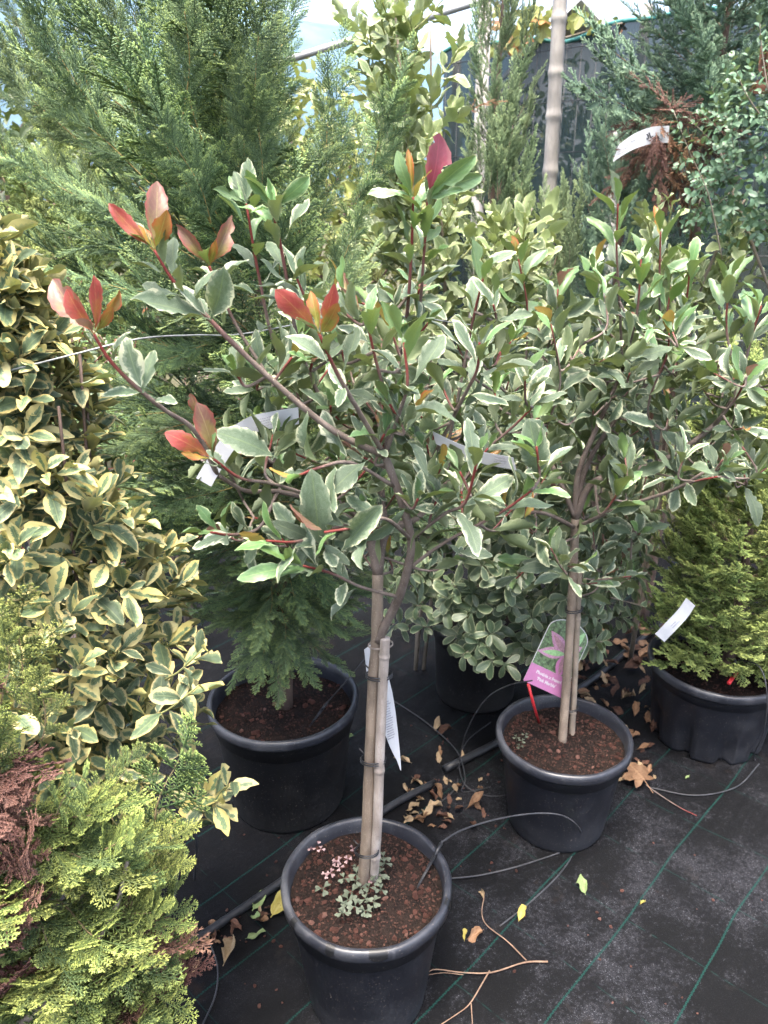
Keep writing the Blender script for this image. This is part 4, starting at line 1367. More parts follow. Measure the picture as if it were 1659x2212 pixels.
# explicit outer branches seen in the photograph: foot and end in picture positions
for (x0, y0, Ya, x1, y1, Yb) in (
        (250, 330, 1.62, 40, -60, 1.45), (190, 330, 1.6, -20, 120, 1.5), (440, 300, 1.55, 330, -120, 1.5), (400, 260, 1.5, 400, -140, 1.35), (520, 330, 1.55, 600, -80, 1.45),
        (250, 455, 1.5, -40, 330, 1.35), (560, 300, 1.6, 640, -60, 1.6), (680, 520, 1.7, 740, 110, 1.66), (760, 450, 1.72, 890, 130, 1.66), (640, 600, 1.7, 690, 280, 1.6),
        (400, 640, 1.5, 130, 600, 1.35), (420, 560, 1.5, 180, 420, 1.4), (460, 480, 1.5, 330, 210, 1.35), (560, 480, 1.6, 500, 180, 1.45), (330, 400, 1.6, 100, 200, 1.5),
        (480, 900, 1.55, 250, 960, 1.42), (500, 1050, 1.55, 270, 1120, 1.45), (700, 700, 1.75, 780, 420, 1.7), (300, 250, 1.7, 200, -60, 1.65), (600, 200, 1.7, 560, -140, 1.6),
        (450, 750, 1.5, 240, 800, 1.4), (600, 420, 1.75, 610, 150, 1.7), (150, 250, 1.75, 60, 40, 1.7), (120, 300, 1.7, -60, 20, 1.6), (200, 200, 1.75, 110, -80, 1.7), (60, 400, 1.7, -80, 180, 1.6), (330, 220, 1.7, 270, -100, 1.62), (100, 180, 1.8, -10, -60, 1.75), (420, 420, 1.5, 260, 120, 1.4), (300, 480, 1.55, 60, 330, 1.45), (560, 420, 1.55, 560, 120, 1.45), (480, 300, 1.75, 470, -80, 1.7)):
    a_, b_ = P(x0, y0, Ya), P(x1, y1, Yb)
    branch_at(cr, 'leyland', a_, b_ - a_, (CAMP - a_).normalized() + Vector((0, 0, 0.7)), (b_ - a_).length * 1.0, rng)

# ------------------------------------------------------------------ variegated euonymus, left
EU = Plant('euonymus_shrub', (-0.60, 1.22, 0.0), 'tall yellow edged broadleaf shrub at the left edge', 'shrub', None, 61)
er = random.Random(62)
ec = Vector((-0.60, 1.22, 0))
for i in range(9):
    a = i * 2.4
    q = ec + Vector((0.05 * math.cos(a), 0.05 * math.sin(a), 0.2))
    e = ec + Vector((0.12 * math.cos(a), 0.12 * math.sin(a), er.uniform(1.0, 1.45)))
    EU.stem([q, q.lerp(e, .5) + Vector((er.uniform(-.03, .03), er.uniform(-.03, .03), 0)), e], 0.0045, 0.0025, M['conifer_bark'], 'branch')


def eu_r(z):
    for (z0, r0), (z1, r1) in zip(EUP[:-1], EUP[1:]):
        if z <= z1:
            return r0 + (r1 - r0) * max(0, (z - z0) / (z1 - z0))
    return EUP[-1][1]


EUP = [(0.3, 0.20), (0.8, 0.225), (1.0, 0.245), (1.1, 0.20), (1.24, 0.15), (1.5, 0.075), (1.62, 0.05)]
for i in range(360):
    z = er.uniform(0.45, 1.60)
    a = er.uniform(-math.pi, math.pi) if er.random() < 0.25 else er.uniform(-2.6, 0.75)
    rr = eu_r(z) * (er.uniform(0.72, 1.06) if i % 4 else er.uniform(0.3, 0.7))
    out = Vector((math.cos(a), math.sin(a), 0))
    tipp = ec + out * rr + Vector((0, 0, z))
    L = er.uniform(0.07, 0.12)
    ex = pix(tipp)
    if ex[1] > 1560 and ex[0] > 330:
        continue
    d = (out * er.uniform(0.7, 1.1) + Vector((er.uniform(-.3, .3), er.uniform(-.3, .3), er.uniform(0.25, 1.0)))).normalized()
    s0 = tipp - d * L - Vector((0, 0, 0.02))
    path = smooth_path([s0, tipp - d * L * 0.45, tipp], 4)
    EU.cur = None
    if i % 2 == 0:
        EU.cur = tube(MB(), path, 0.0022, 0.0015, 5).build('branch', M['green_twig'], EU.root)
    EU.shoot(path, 'euonymus', 'euonymus', er.randint(7, 9), 0.068, 0.85, open_tip=28, open_base=85, up=0.05, droop=0.25)
for (x0, y0, Ya, x1, y1, Yb) in ((330, 1480, 1.15, 440, 1400, 1.05), (300, 1560, 1.1, 430, 1480, 1.02), (385, 1800, 1.2, 425, 1700, 1.12), (420, 1760, 1.2, 500, 1690, 1.1), (400, 1720, 1.2, 470, 1730, 1.1)):
    a_, b_ = P(x0, y0, Ya), P(x1, y1, Yb)
    path = smooth_path([a_, a_.lerp(b_, .5) + Vector((0, 0, -.01)), b_], 4)
    EU.cur = tube(MB(), path, 0.002, 0.0014, 5).build('branch', M['green_twig'], EU.root)
    EU.shoot(path, 'euonymus', 'euonymus', 8, 0.066, 0.7, open_tip=35, open_base=80, up=0.05)
EU.finish()

# ------------------------------------------------------------------ golden thuja, front left
tj = empty('thuja_shrub', (-0.56, 0.90, 0.0), 'feathery golden green conifer with rusty patches in the lower left corner', 'shrub')
rng = random.Random(71)
tc = Vector((-0.57, 0.92, 0))
tube(MB(), smooth_path([tc, tc + Vector((0.01, 0.0, .5)), tc + Vector((-.02, 0, 1.0))], 5), 0.014, 0.005, 8).build('trunk', M['conifer_bark'], tj)
pts = [P(40, 2215, 0.78), P(120, 2150, 0.80), P(190, 2060, 0.83), P(250, 1960, 0.85), P(275, 1860, 0.87)]
tube(MB(), smooth_path(pts, 6), 0.0065, 0.003, 8).build('branch', M['grey_twig'], tj)


def tj_r(z):
    if z < 0.68:
        return 0.29
    return max(0.06, 0.29 - (z - 0.68) * 0.64)


for i in range(330):
    z = rng.uniform(0.12, 1.08)
    a = rng.uniform(-2.4, 1.0) if rng.random() < 0.85 else rng.uniform(-3.14, 3.14)
    out = Vector((math.cos(a), math.sin(a), 0))
    rr = tj_r(z) * rng.uniform(0.75, 1.03)
    el = R(rng.uniform(-5, 55))
    L = rng.uniform(0.19, 0.30)
    d = out * math.cos(el) + Vector((rng.uniform(-.3, .3), rng.uniform(-.3, .3), math.sin(el)))
    foot = tc + Vector((0, 0, z - 0.06)) + out * max(0.01, rr - L * 0.8)
    fx = pix(foot + d.normalized() * L)
    lim = np.interp(fx[1], [1230, 1500, 1640, 1700, 1760, 1830, 2300], [20, 75, 130, 260, 390, 440, 440])
    if fx[1] < 1235 or fx[0] > lim:
        continue
    kind = 'gold' if rng.random() < 0.6 else 'gold_green'
    if fx[0] < 90 and 1640 < fx[1] < 2120 and rng.random() < 0.75:
        kind = 'dead_thuja'
    elif rng.random() < 0.05:
        kind = 'dead_thuja'
    branch_at(tj, kind, foot, d, Vector((0, 0, 1)) - out * 0.8, L, rng)
for (x0, y0, Ya, x1, y1, Yb, k) in ((330, 1800, 1.0, 425, 1520, .95, 'gold_green'), (280, 1850, .95, 440, 1800, .88, 'gold'), (300, 1900, .92, 430, 1860, .85, 'gold'), (200, 1850, .85, 330, 1770, .8, 'gold'),
                                    (260, 2130, .92, 440, 2090, .88, 'dead_thuja'), (270, 2110, .92, 420, 2040, .88, 'gold_green'), (40, 1500, .88, 60, 1240, .84, 'gold'), (10, 1520, .86, 20, 1300, .82, 'gold'),
                                    (90, 1600, .86, 100, 1420, .82, 'gold'), (200, 1740, .95, 330, 1610, .93, 'gold_green'), (260, 1980, .88, 380, 1960, .82, 'gold'), (120, 1760, .84, 210, 1640, .8, 'gold_green'),
                                    (20, 1900, .80, 60, 1790, .74, 'dead_thuja'), (10, 2000, .78, 70, 1930, .73, 'dead_thuja'), (0, 1760, .84, 50, 1700, .78, 'dead_thuja'), (10, 1840, .82, 90, 1850, .76, 'dead_thuja')):
    a_, b_ = P(x0, y0, Ya), P(x1, y1, Yb)
    branch_at(tj, k, a_, b_ - a_, (CAMP - a_).normalized() + Vector((0, 0, 0.5)), (b_ - a_).length, rng)

# ------------------------------------------------------------------ dense conifer at the right edge
rt, rng = conifer('thuja_shrub', (POT_D.x + 0.03, POT_D.y, 0.23), 'dense golden green conifer in the notched pot at the right', 'shrub', 'thuja_right', 0.05, 0.90,
                  lambda z: 0.315 * (1 - 0.35 * max(0, (z - 0.45) / 0.5)), 260, 8, 62, 81, 0.02, lambda z: 0.22)

# ------------------------------------------------------------------ low cream edged shrub behind
PT = Plant('pittosporum_shrub', POT_E + Vector((0, 0, 0.25)), 'low dark green shrub with cream leaf edges between the two standard trees', 'shrub', None, 91)
pr = random.Random(92)
pc = POT_E + Vector((0.06, 0, 0))
for i in range(8):
    a = i * 2.4
    PT.stem([pc + Vector((0, 0, .26)), pc + Vector((.1 * math.cos(a), .1 * math.sin(a), .5)), pc + Vector((.22 * math.cos(a), .22 * math.sin(a), .82))], .008, .003, M['grey_twig'], 'branch')
for i in range(380):
    z = pr.uniform(0.38, 1.18)
    a = pr.uniform(-3.3, 0.4)
    rr = (0.46 if z < 0.9 else 0.40) * pr.uniform(0.5, 1.05) * (1 + 0.12 * math.cos(a))
    out = Vector((math.cos(a), math.sin(a), 0))
    tipp = pc + out * rr + Vector((0, 0, z))
    d = (out + Vector((pr.uniform(-.3, .3), pr.uniform(-.3, .3), pr.uniform(-.2, .8)))).normalized()
    path = smooth_path([tipp - d * 0.09, tipp - d * 0.04, tipp], 4)
    PT.cur = None
    if i % 2:
        PT.cur = tube(MB(), path, .0022, .0015, 5).build('branch', M['grey_twig'], PT.root)
    PT.shoot(path, 'pittosporum', 'pittosporum', pr.randint(7, 9), 0.062, 0.75, open_tip=45, open_base=90, up=0.0, droop=0.2)
PT.finish()


# ------------------------------------------------------------------ pale elaeagnus shrubs behind
def elaeagnus(loc, label, seed, stems, spots, size, group):
    E_ = Plant('elaeagnus_shrub', loc, label, 'shrub', group, seed)
    r_ = random.Random(seed)
    for pts in stems:
        E_.stem(pts, .008, .003, M['grey_twig'], 'branch', n=6)
    for (px, py, Yd) in spots:
        tipp = P(px, py, Yd)
        q, _ = E_.attach(tipp)
        d = (tipp - q)
        if d.length < 0.02:
            continue
        d.normalize()
        d = (d + Vector((0, 0, 0.7))).normalized()
        st = tipp - d * min(0.2, (tipp - q).length)
        path = smooth_path([st, st.lerp(tipp, .5) + Vector((r_.uniform(-.01, .01), 0, -.005)), tipp], 4)
        E_.cur = tube(MB(), path, .003, .0018, 5).build('branch', M['green_twig'], E_.root)
        E_.shoot(path, 'elaeagnus', 'elaeagnus', r_.randint(7, 10), size, 0.9, open_tip=28, open_base=62, up=0.1)
    E_.finish()


rs = random.Random(95)
spots = []
for i in range(74):
    spots.append((rs.gauss(850, 60), rs.uniform(-30, 560), rs.uniform(2.3, 2.7)))
for i in range(60):
    x = rs.uniform(880, 1200)
    spots.append((x, rs.uniform(380 + abs(x - 1000) * 0.25, 700), rs.uniform(2.15, 2.7)))
elaeagnus((0.12, 2.5, 0.0), 'tall pale green shrub with ragged cream edges behind the front tree', 96,
          [[Vector((.12, 2.5, 0)), P(930, 700, 2.5), P(890, 400, 2.5), P(860, 100, 2.5), P(850, -80, 2.5)], [Vector((.12, 2.5, 0)), P(960, 700, 2.45), P(935, 350, 2.45), P(930, 60, 2.45)],
           [Vector((.15, 2.5, 0)), P(1000, 720, 2.45), P(1080, 560, 2.4), P(1150, 450, 2.35)]], spots, 0.085, 'pale ragged leaved shrubs')
spots = [(rs.uniform(1380, 1640), rs.uniform(440, 800), rs.uniform(2.3, 2.7)) for i in range(46)]
elaeagnus((0.95, 2.55, 0.0), 'pale green ragged shrub behind the second standard tree', 97,
          [[Vector((.95, 2.55, 0)), P(1480, 760, 2.5), P(1540, 560, 2.45), P(1610, 430, 2.4)], [Vector((.95, 2.55, 0)), P(1450, 760, 2.5), P(1420, 520, 2.5)]], spots, 0.08, 'pale ragged leaved shrubs')

# ------------------------------------------------------------------ junipers behind
jr, rng = conifer('juniper_tree', (1.08, 2.85, 0.0), 'blue green juniper on a bare trunk with dead brown lower twigs', 'tree', 'juniper', 1.78, 2.55,
                  lambda z: 0.36, 95, 5, 60, 111, 0.032, lambda z: 0.34, lean=(0.02, 0))
for i in range(34):
    p0 = P(rng.uniform(1400, 1510), rng.uniform(215, 400), rng.uniform(2.5, 2.75))
    d = Vector((rng.uniform(-1, 1), rng.uniform(-1, .3), rng.uniform(-.9, .3)))
    branch_at(jr, 'dead_juniper' if rng.random() < .88 else 'rusty', p0, d, Vector((0, -1, 1)), rng.uniform(.14, .26), rng)
for (x0, y0, Ya, x1, y1, Yb) in ((1400, 250, 2.75, 1195, 200, 2.55), (1420, 170, 2.8, 1220, 70, 2.6), (1440, 200, 2.8, 1240, 140, 2.6), (1540, 180, 2.8, 1690, 60, 2.7), (1480, 260, 2.75, 1600, 190, 2.6)):
    a_, b_ = P(x0, y0, Ya), P(x1, y1, Yb)
    branch_at(jr, 'juniper', a_, b_ - a_, (CAMP - a_).normalized() + Vector((0, 0, 1)), (b_ - a_).length * 1.05, rng)
conifer('juniper_tree', (0.95, 3.25, 0.0), 'low blue green juniper in front of the net, left of the bare trunk', 'tree', 'juniper', 0.7, 1.80,
        lambda z: 0.36 * (1 - 0.5 * max(0, (z - 1.3) / 0.6)), 100, 20, 65, 112, 0.025, lambda z: 0.3)
conifer('juniper_tree', (0.40, 3.0, 0.0), 'slender grey green juniper rising above the pale shrub', 'tree', 'juniper_light', 0.9, 2.5,
        lambda z: 0.17 * (1 - 0.4 * max(0, (z - 1.8) / 0.7)), 85, 45, 75, 113, 0.018, lambda z: 0.24)
jl, rng = conifer('juniper_tree', (0.60, 2.95, 0.0), 'lighter green pointed juniper with upright tips before the net', 'tree', 'juniper_light', 0.7, 1.55,
                  lambda z: 0.13, 55, 65, 82, 114, 0.015, lambda z: 0.26)
for (x0, y0, x1, y1) in ((1085, 420, 1115, 120), (1070, 430, 1085, 190), (1120, 470, 1150, 275), (1100, 480, 1128, 330), (1060, 430, 1060, 230)):
    a_, b_ = P(x0, y0, 2.9), P(x1, y1, 2.9)
    branch_at(jl, 'juniper_light', a_, b_ - a_, Vector((0, -1, 0.2)), (b_ - a_).length, rng)
branch_at(jl, 'rusty', P(1010, 240, 2.75), P(1050, 210, 2.7) - P(1010, 240, 2.75), Vector((0, -1, 1)), 0.12, rng)

# small leaved shrub at the right edge
PV = Plant('small_leaved_shrub', (1.45, 2.45, 0), 'rounded shrub with tiny blue green leaves at the right edge', 'shrub', None, 121)
vr = random.Random(122)
vc = P(1640, 330, 2.45)
for i in range(6):
    PV.stem([Vector((1.45, 2.45, 0)), Vector((1.45 + vr.uniform(-.1, .1), 2.45, .8)), vc + Vector((vr.uniform(-.15, .15), 0, vr.uniform(-.1, .15)))], .009, .003, M['grey_twig'], 'branch')
for i in range(250):
    d = Vector((vr.gauss(0, 1), vr.gauss(-.4, 1), vr.gauss(0, 1))).normalized()
    tipp = vc + Vector((d.x * .26, d.y * .26, d.z * .30)) * vr.uniform(.75, 1.05)
    dd = (d + Vector((vr.uniform(-.5, .5), vr.uniform(-.5, .5), vr.uniform(-.2, .6)))).normalized()
    path = smooth_path([tipp - dd * .10, tipp - dd * .05, tipp], 3)
    tw = tube(MB(), path, .0014, .0009, 4)
    PV.cur = None
    if i % 5 == 0:
        PV.cur = tw.build('branch', M['grey_twig'], PV.root)
    PV.shoot(path, 'privet', 'privet', 11, .024, .95, open_tip=40, open_base=80, up=0.05)
for pts in (A((1560, 560, 2.3), (1530, 420, 2.25), (1490, 330, 2.22), (1455, 240, 2.2)), A((1650, 260, 2.3), (1610, 200, 2.28), (1585, 140, 2.25)), A((1659, 200, 2.2), (1645, 100, 2.2), (1640, 30, 2.2))):
    path = PV.stem(pts, .002, .001, M['grey_twig'], 'branch')
    PV.shoot(path, 'privet', 'privet', 12, .022, .6, open_tip=40, open_base=70)
PV.finish()

# ------------------------------------------------------------------ small red tipped shrubs and thuja behind the left side
for k, (x, y, lab) in enumerate(((-1.15, 2.45, 'small red tipped shrub in the gap beside the yellow edged shrub'), (-0.80, 2.75, 'small red tipped shrub glimpsed behind the cypress lower branches'))):
    Q = Plant('photinia_shrub', (x, y, 0), lab, 'shrub', 'small red tipped shrubs behind', 131 + k)
    r_ = Q.rng
    for i in range(5):
        Q.stem([Vector((x, y, 0)), Vector((x + r_.uniform(-.1, .1), y + r_.uniform(-.1, .1), .6)), Vector((x + r_.uniform(-.2, .2), y + r_.uniform(-.2, .2), 1.05))], .008, .003, pb, 'branch')
    for i in range(46):
        tipp = Vector((x + r_.gauss(0, .2), y + r_.gauss(-.05, .18), r_.uniform(.55, 1.42)))
        q, _ = Q.attach(tipp)
        mid = q.lerp(tipp, .5)
        path = smooth_path([q, mid, tipp], 4)
        Q.cur = tube(MB(), path, .0025, .0014, 5, .3, 1).build('branch', pb, Q.root)
        Q.shoot(path, 'photinia', 'photinia', 8, .065, .6, pick=lambda f: 'photinia_red' if (f > .93 and r_.random() < .45) else ('photinia_green' if f > .75 else 'photinia'))
    Q.finish(120)
conifer('thuja_shrub', (-1.25, 3.2, 0), 'yellow green conifer far back at the left', 'shrub', 'thuja_right', 0.4, 1.75, lambda z: 0.36, 90, 10, 60, 141, .02, lambda z: .3)


# ------------------------------------------------------------------ background trees
def far_tree(x, y, h, r, seed, mk, label, n=2600, crown0=0.3):
    root = empty('background_tree', (x, y, 0), label, 'tree', 'trees behind the nursery')
    r_ = random.Random(seed)
    mb = MB()
    tube(mb, smooth_path([Vector((x, y, 0)), Vector((x + .08, y, h * .4)), Vector((x, y + .05, h * .85))], 5), .09, .025, 8)
    for i in range(7):
        a = i * 2.4
        z = h * (.3 + .07 * i)
        tube(mb, smooth_path([Vector((x, y, z)), Vector((x + r * .4 * math.cos(a), y + r * .4 * math.sin(a), z + .25)), Vector((x + r * .8 * math.cos(a), y + r * .8 * math.sin(a), z + .6))], 3), .03, .008, 5)
    mb.build('trunk', M['conifer_bark'], root)
    mb = MB()
    geos = [g for g, _ in LEAF[('far', mk)]]
    cl = []
    for i in range(60):
        d = Vector((r_.gauss(0, 1), r_.gauss(0, 1), r_.gauss(0, 1))).normalized() * r_.uniform(.45, 1.0)
        cl.append((Vector((x + d.x * r, y + d.y * r, h * (crown0 + 1) / 2 + d.z * h * (1 - crown0) / 2)), r_.uniform(.18, .42)))
    for i in range(n):
        c, s = cl[r_.randrange(len(cl))]
        p_ = c + Vector((r_.gauss(0, s), r_.gauss(0, s), r_.gauss(0, s * .8))) * .6
        d = Vector((r_.gauss(0, 1), r_.gauss(0, 1), r_.gauss(-.2, 1)))
        g = geos[r_.randrange(len(geos))]
        m = np.array(leafM(p_, d, Vector((r_.gauss(0, .6), r_.gauss(0, .6), 1)), r_.uniform(.07, .13)))
        lc = g[2].copy()
        lc[:, 2] = r_.random()
        mb.add(g[0] @ m[:3, :3].T + m[:3, 3], g[1], None, lc)
    o = mb.build('crown', M[mk], root)
    o['kind'] = 'stuff'


far_tree(-2.6, 5.6, 2.9, 1.1, 151, 'far', 'dark leafy tree behind the cypress at far left')
far_tree(-0.6, 6.2, 2.5, 1.0, 152, 'far_yellow', 'yellow green tree glimpsed between the cypress and the pale shrub')
far_tree(0.6, 7.0, 2.3, 1.0, 153, 'far_yellow', 'yellow green tree behind the pale shrub')
far_tree(1.9, 6.9, 2.7, 1.1, 154, 'far', 'dark tree seen through the green net', 2200)
far_tree(3.6, 5.8, 3.2, 1.3, 155, 'far', 'dark tree rising above the net at upper right', 2200)
far_tree(-1.7, 4.2, 1.9, .7, 156, 'far', 'dark bush behind the small red tipped shrubs', 1800, .05)

# ------------------------------------------------------------------ shade net fence, vine, pole, pipe, greenhouse
fa, fb = Vector((0.42, 5.90, 0)), Vector((3.4, 3.36, 0))
FH = 2.6
fn = empty('net_fence', fa, 'dark green shade net fence stretched over wire mesh at the back', 'fence')
fd = (fb - fa)
fl = fd.length
fdn = fd.normalized()
fno = Vector((fdn.y, -fdn.x, 0))          # towards the camera
mb = MB()
nu, nv = 40, 12
vv = []
for j in range(nv + 1):
    for i in range(nu + 1):
        u_ = i / nu
        z = FH * j / nv + (0.03 * math.sin(u_ * 21) + 0.015 * math.sin(u_ * 47) if j == nv else 0)
        b_ = 0.035 * mnoise.noise(Vector((u_ * 7, j * .5, 3)))
        vv.append(tuple(fa + fd * u_ + fno * (0.03 + b_) + Vector((0, 0, z))))
mb.add(vv, [(j * (nu + 1) + i, j * (nu + 1) + i + 1, (j + 1) * (nu + 1) + i + 1, (j + 1) * (nu + 1) + i) for j in range(nv) for i in range(nu)])
mb.build('net', M['net'], fn)
hem = [fa + fd * (i / 60) + fno * (0.035 + 0.035 * mnoise.noise(Vector((i / 60 * 7, 6, 3)))) + Vector((0, 0, FH + 0.03 * math.sin(i / 60 * 21) + 0.015 * math.sin(i / 60 * 47))) for i in range(61)]
tube(MB(), hem, .012, .012, 6).build('hem', M['net_hem'], fn)
for k in range(9):
    z = 0.28 + k * 0.28
    tube(MB(), [fa + fno * .075 + Vector((0, 0, z)), fa + fd * .5 + fno * .078 + Vector((0, 0, z - .01)), fb + fno * .075 + Vector((0, 0, z))], .0028, .0028, 5).build('mesh_wire', M['hose'], fn)
for k in range(40):
    q = fa + fdn * (0.05 + k * 0.098)
    tube(MB(), [q + fno * .072, q + fno * .072 + Vector((0, 0, FH - .06))], .0018, .0018, 4).build('mesh_wire', M['hose'], fn)
for k, s in enumerate((0.05, 1.35, 2.7, 3.85)):
    q = fa + fdn * s - fno * 0.05
    tube(MB(), [q, q + Vector((0, 0, FH + .1))], .03, .03, 10).build('post', M['pole'], fn)

# white posts before the net
for k, (px, py, Y, h, lab) in enumerate(((1042, 150, 4.6, 2.75, 'pale post left of the net behind the slender juniper'), (1343, 250, 4.3, 1.98, 'short pale post before the net behind the blue green juniper'))):
    q = P(px, py, Y)
    root = empty('post', (q.x, q.y, 0), lab, 'post', 'pale posts by the net')
    tube(MB(), [Vector((q.x, q.y, 0)), Vector((q.x + .005, q.y, h * .5)), Vector((q.x, q.y, h))], .036, .034, 12).build('shaft', M['pole'], root)
    mb = MB()
    lathe(mb, [(0, .012), (.03, .012), (.041, .004), (.041, -.03), (.037, -.03)], 16)
    mb.build('cap', M['pole'], root, M=Matrix.Translation((q.x, q.y, h)))

# knotty pole
q0, q1 = P(1183, 470, 3.35), P(1211, -20, 3.35)
dirp = (q1 - q0)
foot = q0 - dirp * (q0.z / dirp.z)
cane('wooden_pole', [foot, q0, q1 + dirp * .3], .0295, 'pale knotty wooden pole standing before the green net', (.1, .25, .42, .57, .66, .735, .83, .92), 'pole')
# roof pipe
tag(tube(MB(), [P(560, 150, 4.3), P(700, 105, 4.3), P(900, 45, 4.3), P(1060, -5, 4.3), P(1300, -80, 4.3)], .017, .017, 10).build('roof_pipe', M['steel']),
    'grey metal pipe crossing the top behind the pale shrub', 'pipe')
# greenhouse roof beyond
gq = empty('greenhouse', (2.2, 9.0, 0), 'white roofed greenhouse beyond the net', 'greenhouse')
mb = MB()
a_, b_ = P(1150, 90, 9.0), P(1236, 8, 9.0)
apex_x, apex_z, eave_x, eave_z = b_.x, b_.z, a_.x, a_.z
vv = []
for y in (8.6, 12.6):
    vv += [(eave_x, y, eave_z), (apex_x, y, apex_z), (2 * apex_x - eave_x, y, eave_z)]
vv2 = [(x_, y_, z_ - 0.05) for (x_, y_, z_) in vv]
mb.add(vv + vv2, [(0, 1, 4, 3), (1, 2, 5, 4), (6, 9, 10, 7), (7, 10, 11, 8), (0, 6, 7, 1), (1, 7, 8, 2), (3, 4, 10, 9), (4, 5, 11, 10), (0, 3, 9, 6), (2, 8, 11, 5)])
mb.build('roof', M['sheet'], gq, False)
mb = MB()
box(mb, ((apex_x), 8.75, eave_z / 2 - .03), (2 * (apex_x - eave_x) - .1, .06, eave_z - .06))
mb.build('wall', M['sheet'], gq, False)
for s in (-1, 1):
    mb = MB()
    box(mb, (apex_x + s * (apex_x - eave_x - .08), 10.6, eave_z / 2 - .03), (.06, 3.6, eave_z - .08))
    mb.build('wall', M['sheet'], gq, False)


# vine leaves on the net
def palm_mesh(name, mat, seed, lobes=5, deep=0.45, curl=0.3):
    r_ = random.Random(seed)
    n = 30
    V, L = [(0, 0, 0)], [(0, 0, 0)]
    for i in range(n + 1):
        a = R(-150 + 300 * i / n) + math.pi / 2
        t = (i / n) * lobes
        k = abs((t % 1) - .5) * 2
        rr = (1 - deep * k ** 1.3) * (.75 + .25 * math.cos(a - math.pi / 2)) * r_.uniform(.93, 1.06)
        x, y = rr * math.cos(a) * .62, rr * math.sin(a) * .62 + .2
        V.append((x, y, -curl * (x * x + (y - .2) ** 2) + .07 * math.sin(a * 3 + seed) + r_.uniform(-.03, .03)))
        L.append((rr * math.cos(a), .5 + .5 * rr * math.sin(a), 0))
    V[0] = (0, .1, .02)
    mid = []
    for i in range(1, n + 2):
        mid.append((V[i][0] * .5, .1 + (V[i][1] - .1) * .5, V[i][2] * .35))
    k0 = len(V)
    V += mid
    L += [(l[0] * .5, .5 + (l[1] - .5) * .5, 0) for l in L[1:n + 2]]
    F = [(0, k0 + i, k0 + i + 1) for i in range(n)] + [(k0 + i, 1 + i, 2 + i, k0 + i + 1) for i in range(n)]
    V += [(-.012, -.35, -.03), (.012, -.35, -.03), (.012, .1, .02), (-.012, .1, .02)]
    L += [(0, 0, 0)] * 4
    q = len(V) - 4
    F.append((q, q + 1, q + 2, q + 3))
    return MB().add(V, F, None, L).mesh(name, M[mat])


PALM = {k: [palm_mesh('palmate_leaf', k, s) for s in (1, 2, 3)] for k in ('vine', 'vine_green')}
vn = empty('climbing_vine', fa + fdn * .9 + Vector((0, 0, FH)), 'autumn coloured vine creeping along the top of the net', 'vine')
r_ = random.Random(161)
vs_pts = [P(1050, 105, 5.55), P(1100, 95, 5.5), P(1150, 70, 5.45), P(1200, 85, 5.35), P(1300, 58, 5.15), P(1345, 50, 5.05)]
tube(MB(), smooth_path(vs_pts, 6), .006, .004, 5).build('stem', M['grey_twig'], vn)
for i in range(24):
    px = r_.choice((r_.uniform(1050, 1180), r_.uniform(1050, 1350), r_.uniform(1080, 1130)))
    py = 100 - (px - 1060) * .18 + r_.uniform(-42, 12)
    if px < 1180 and r_.random() < .25:
        py -= 35
    q = P(px, py, 5.45 - (px - 1060) * .0013)
    put('leaf', PALM['vine' if r_.random() < .62 else 'vine_green'][r_.randrange(3)], vn, leafM(q, Vector((r_.gauss(0, 1), r_.gauss(0, .4), r_.gauss(-.4, .8))), Vector((r_.gauss(0, .5), -1, r_.gauss(.4, .4))), r_.uniform(.07, .14)))
for px, py in ((1145, 25), (1150, 45), (1172, 32), (1186, 18), (1165, 10), (1135, 60)):
    put('leaf', PALM['vine_green'][r_.randrange(3)], vn, leafM(P(px, py, 5.3), Vector((r_.gauss(0, .6), 0, -1)), Vector((r_.gauss(0, .5), -1, .3)), r_.uniform(.09, .14)))

# big dry plane leaf caught at the upper right
pl = palm_mesh('plane_leaf', 'plane', 9, 5, .5, .55)
tag(put('plane_leaf', pl, None, leafM(P(1668, 215, 2.35), Vector((-.1, -.5, 1)), Vector((-.9, -.8, .6)), .19, 1.3)), 'large dry russet lobed leaf caught in twigs at upper right', 'leaf')

# ------------------------------------------------------------------ wires and ribbons
wp = A((-60, 822, 1.12), (0, 806, 1.13), (150, 768, 1.15), (300, 732, 1.2), (420, 724, 1.27), (520, 722, 1.36), (700, 692, 1.5), (880, 684, 1.6), (1000, 700, 1.68), (1150, 716, 1.95), (1300, 738, 2.1), (1500, 740, 2.25), (1720, 730, 2.3))
tag(tube(MB(), smooth_path(wp, 6), .0016, .0016, 6).build('guide_wire', M['wire']), 'thin grey guide wire running across behind the front tree', 'wire')


def ribbon(name, pts, wv, mat, label, cat, thick=.0004, group=None):
    """a strip with real thickness along pts; wv = half width vector(s)"""
    path = smooth_path(pts, 6)
    n = len(path)
    V = []
    for i, q in enumerate(path):
        f = i / (n - 1)
        w_ = wv(f) if callable(wv) else wv
        T = (path[min(i + 1, n - 1)] - path[max(i - 1, 0)]).normalized()
        nn = T.cross(w_).normalized() * thick
        V += [tuple(q - w_ - nn), tuple(q + w_ - nn), tuple(q + w_ + nn), tuple(q - w_ + nn)]
    F = []
    for i in range(n - 1):
        for k in range(4):
            F.append((i * 4 + k, i * 4 + (k + 1) % 4, (i + 1) * 4 + (k + 1) % 4, (i + 1) * 4 + k))
    F += [(3, 2, 1, 0), tuple((n - 1) * 4 + k for k in range(4))]
    o = MB().add(V, F).build(name, mat, None, False)
    return tag(o, label, cat, group)


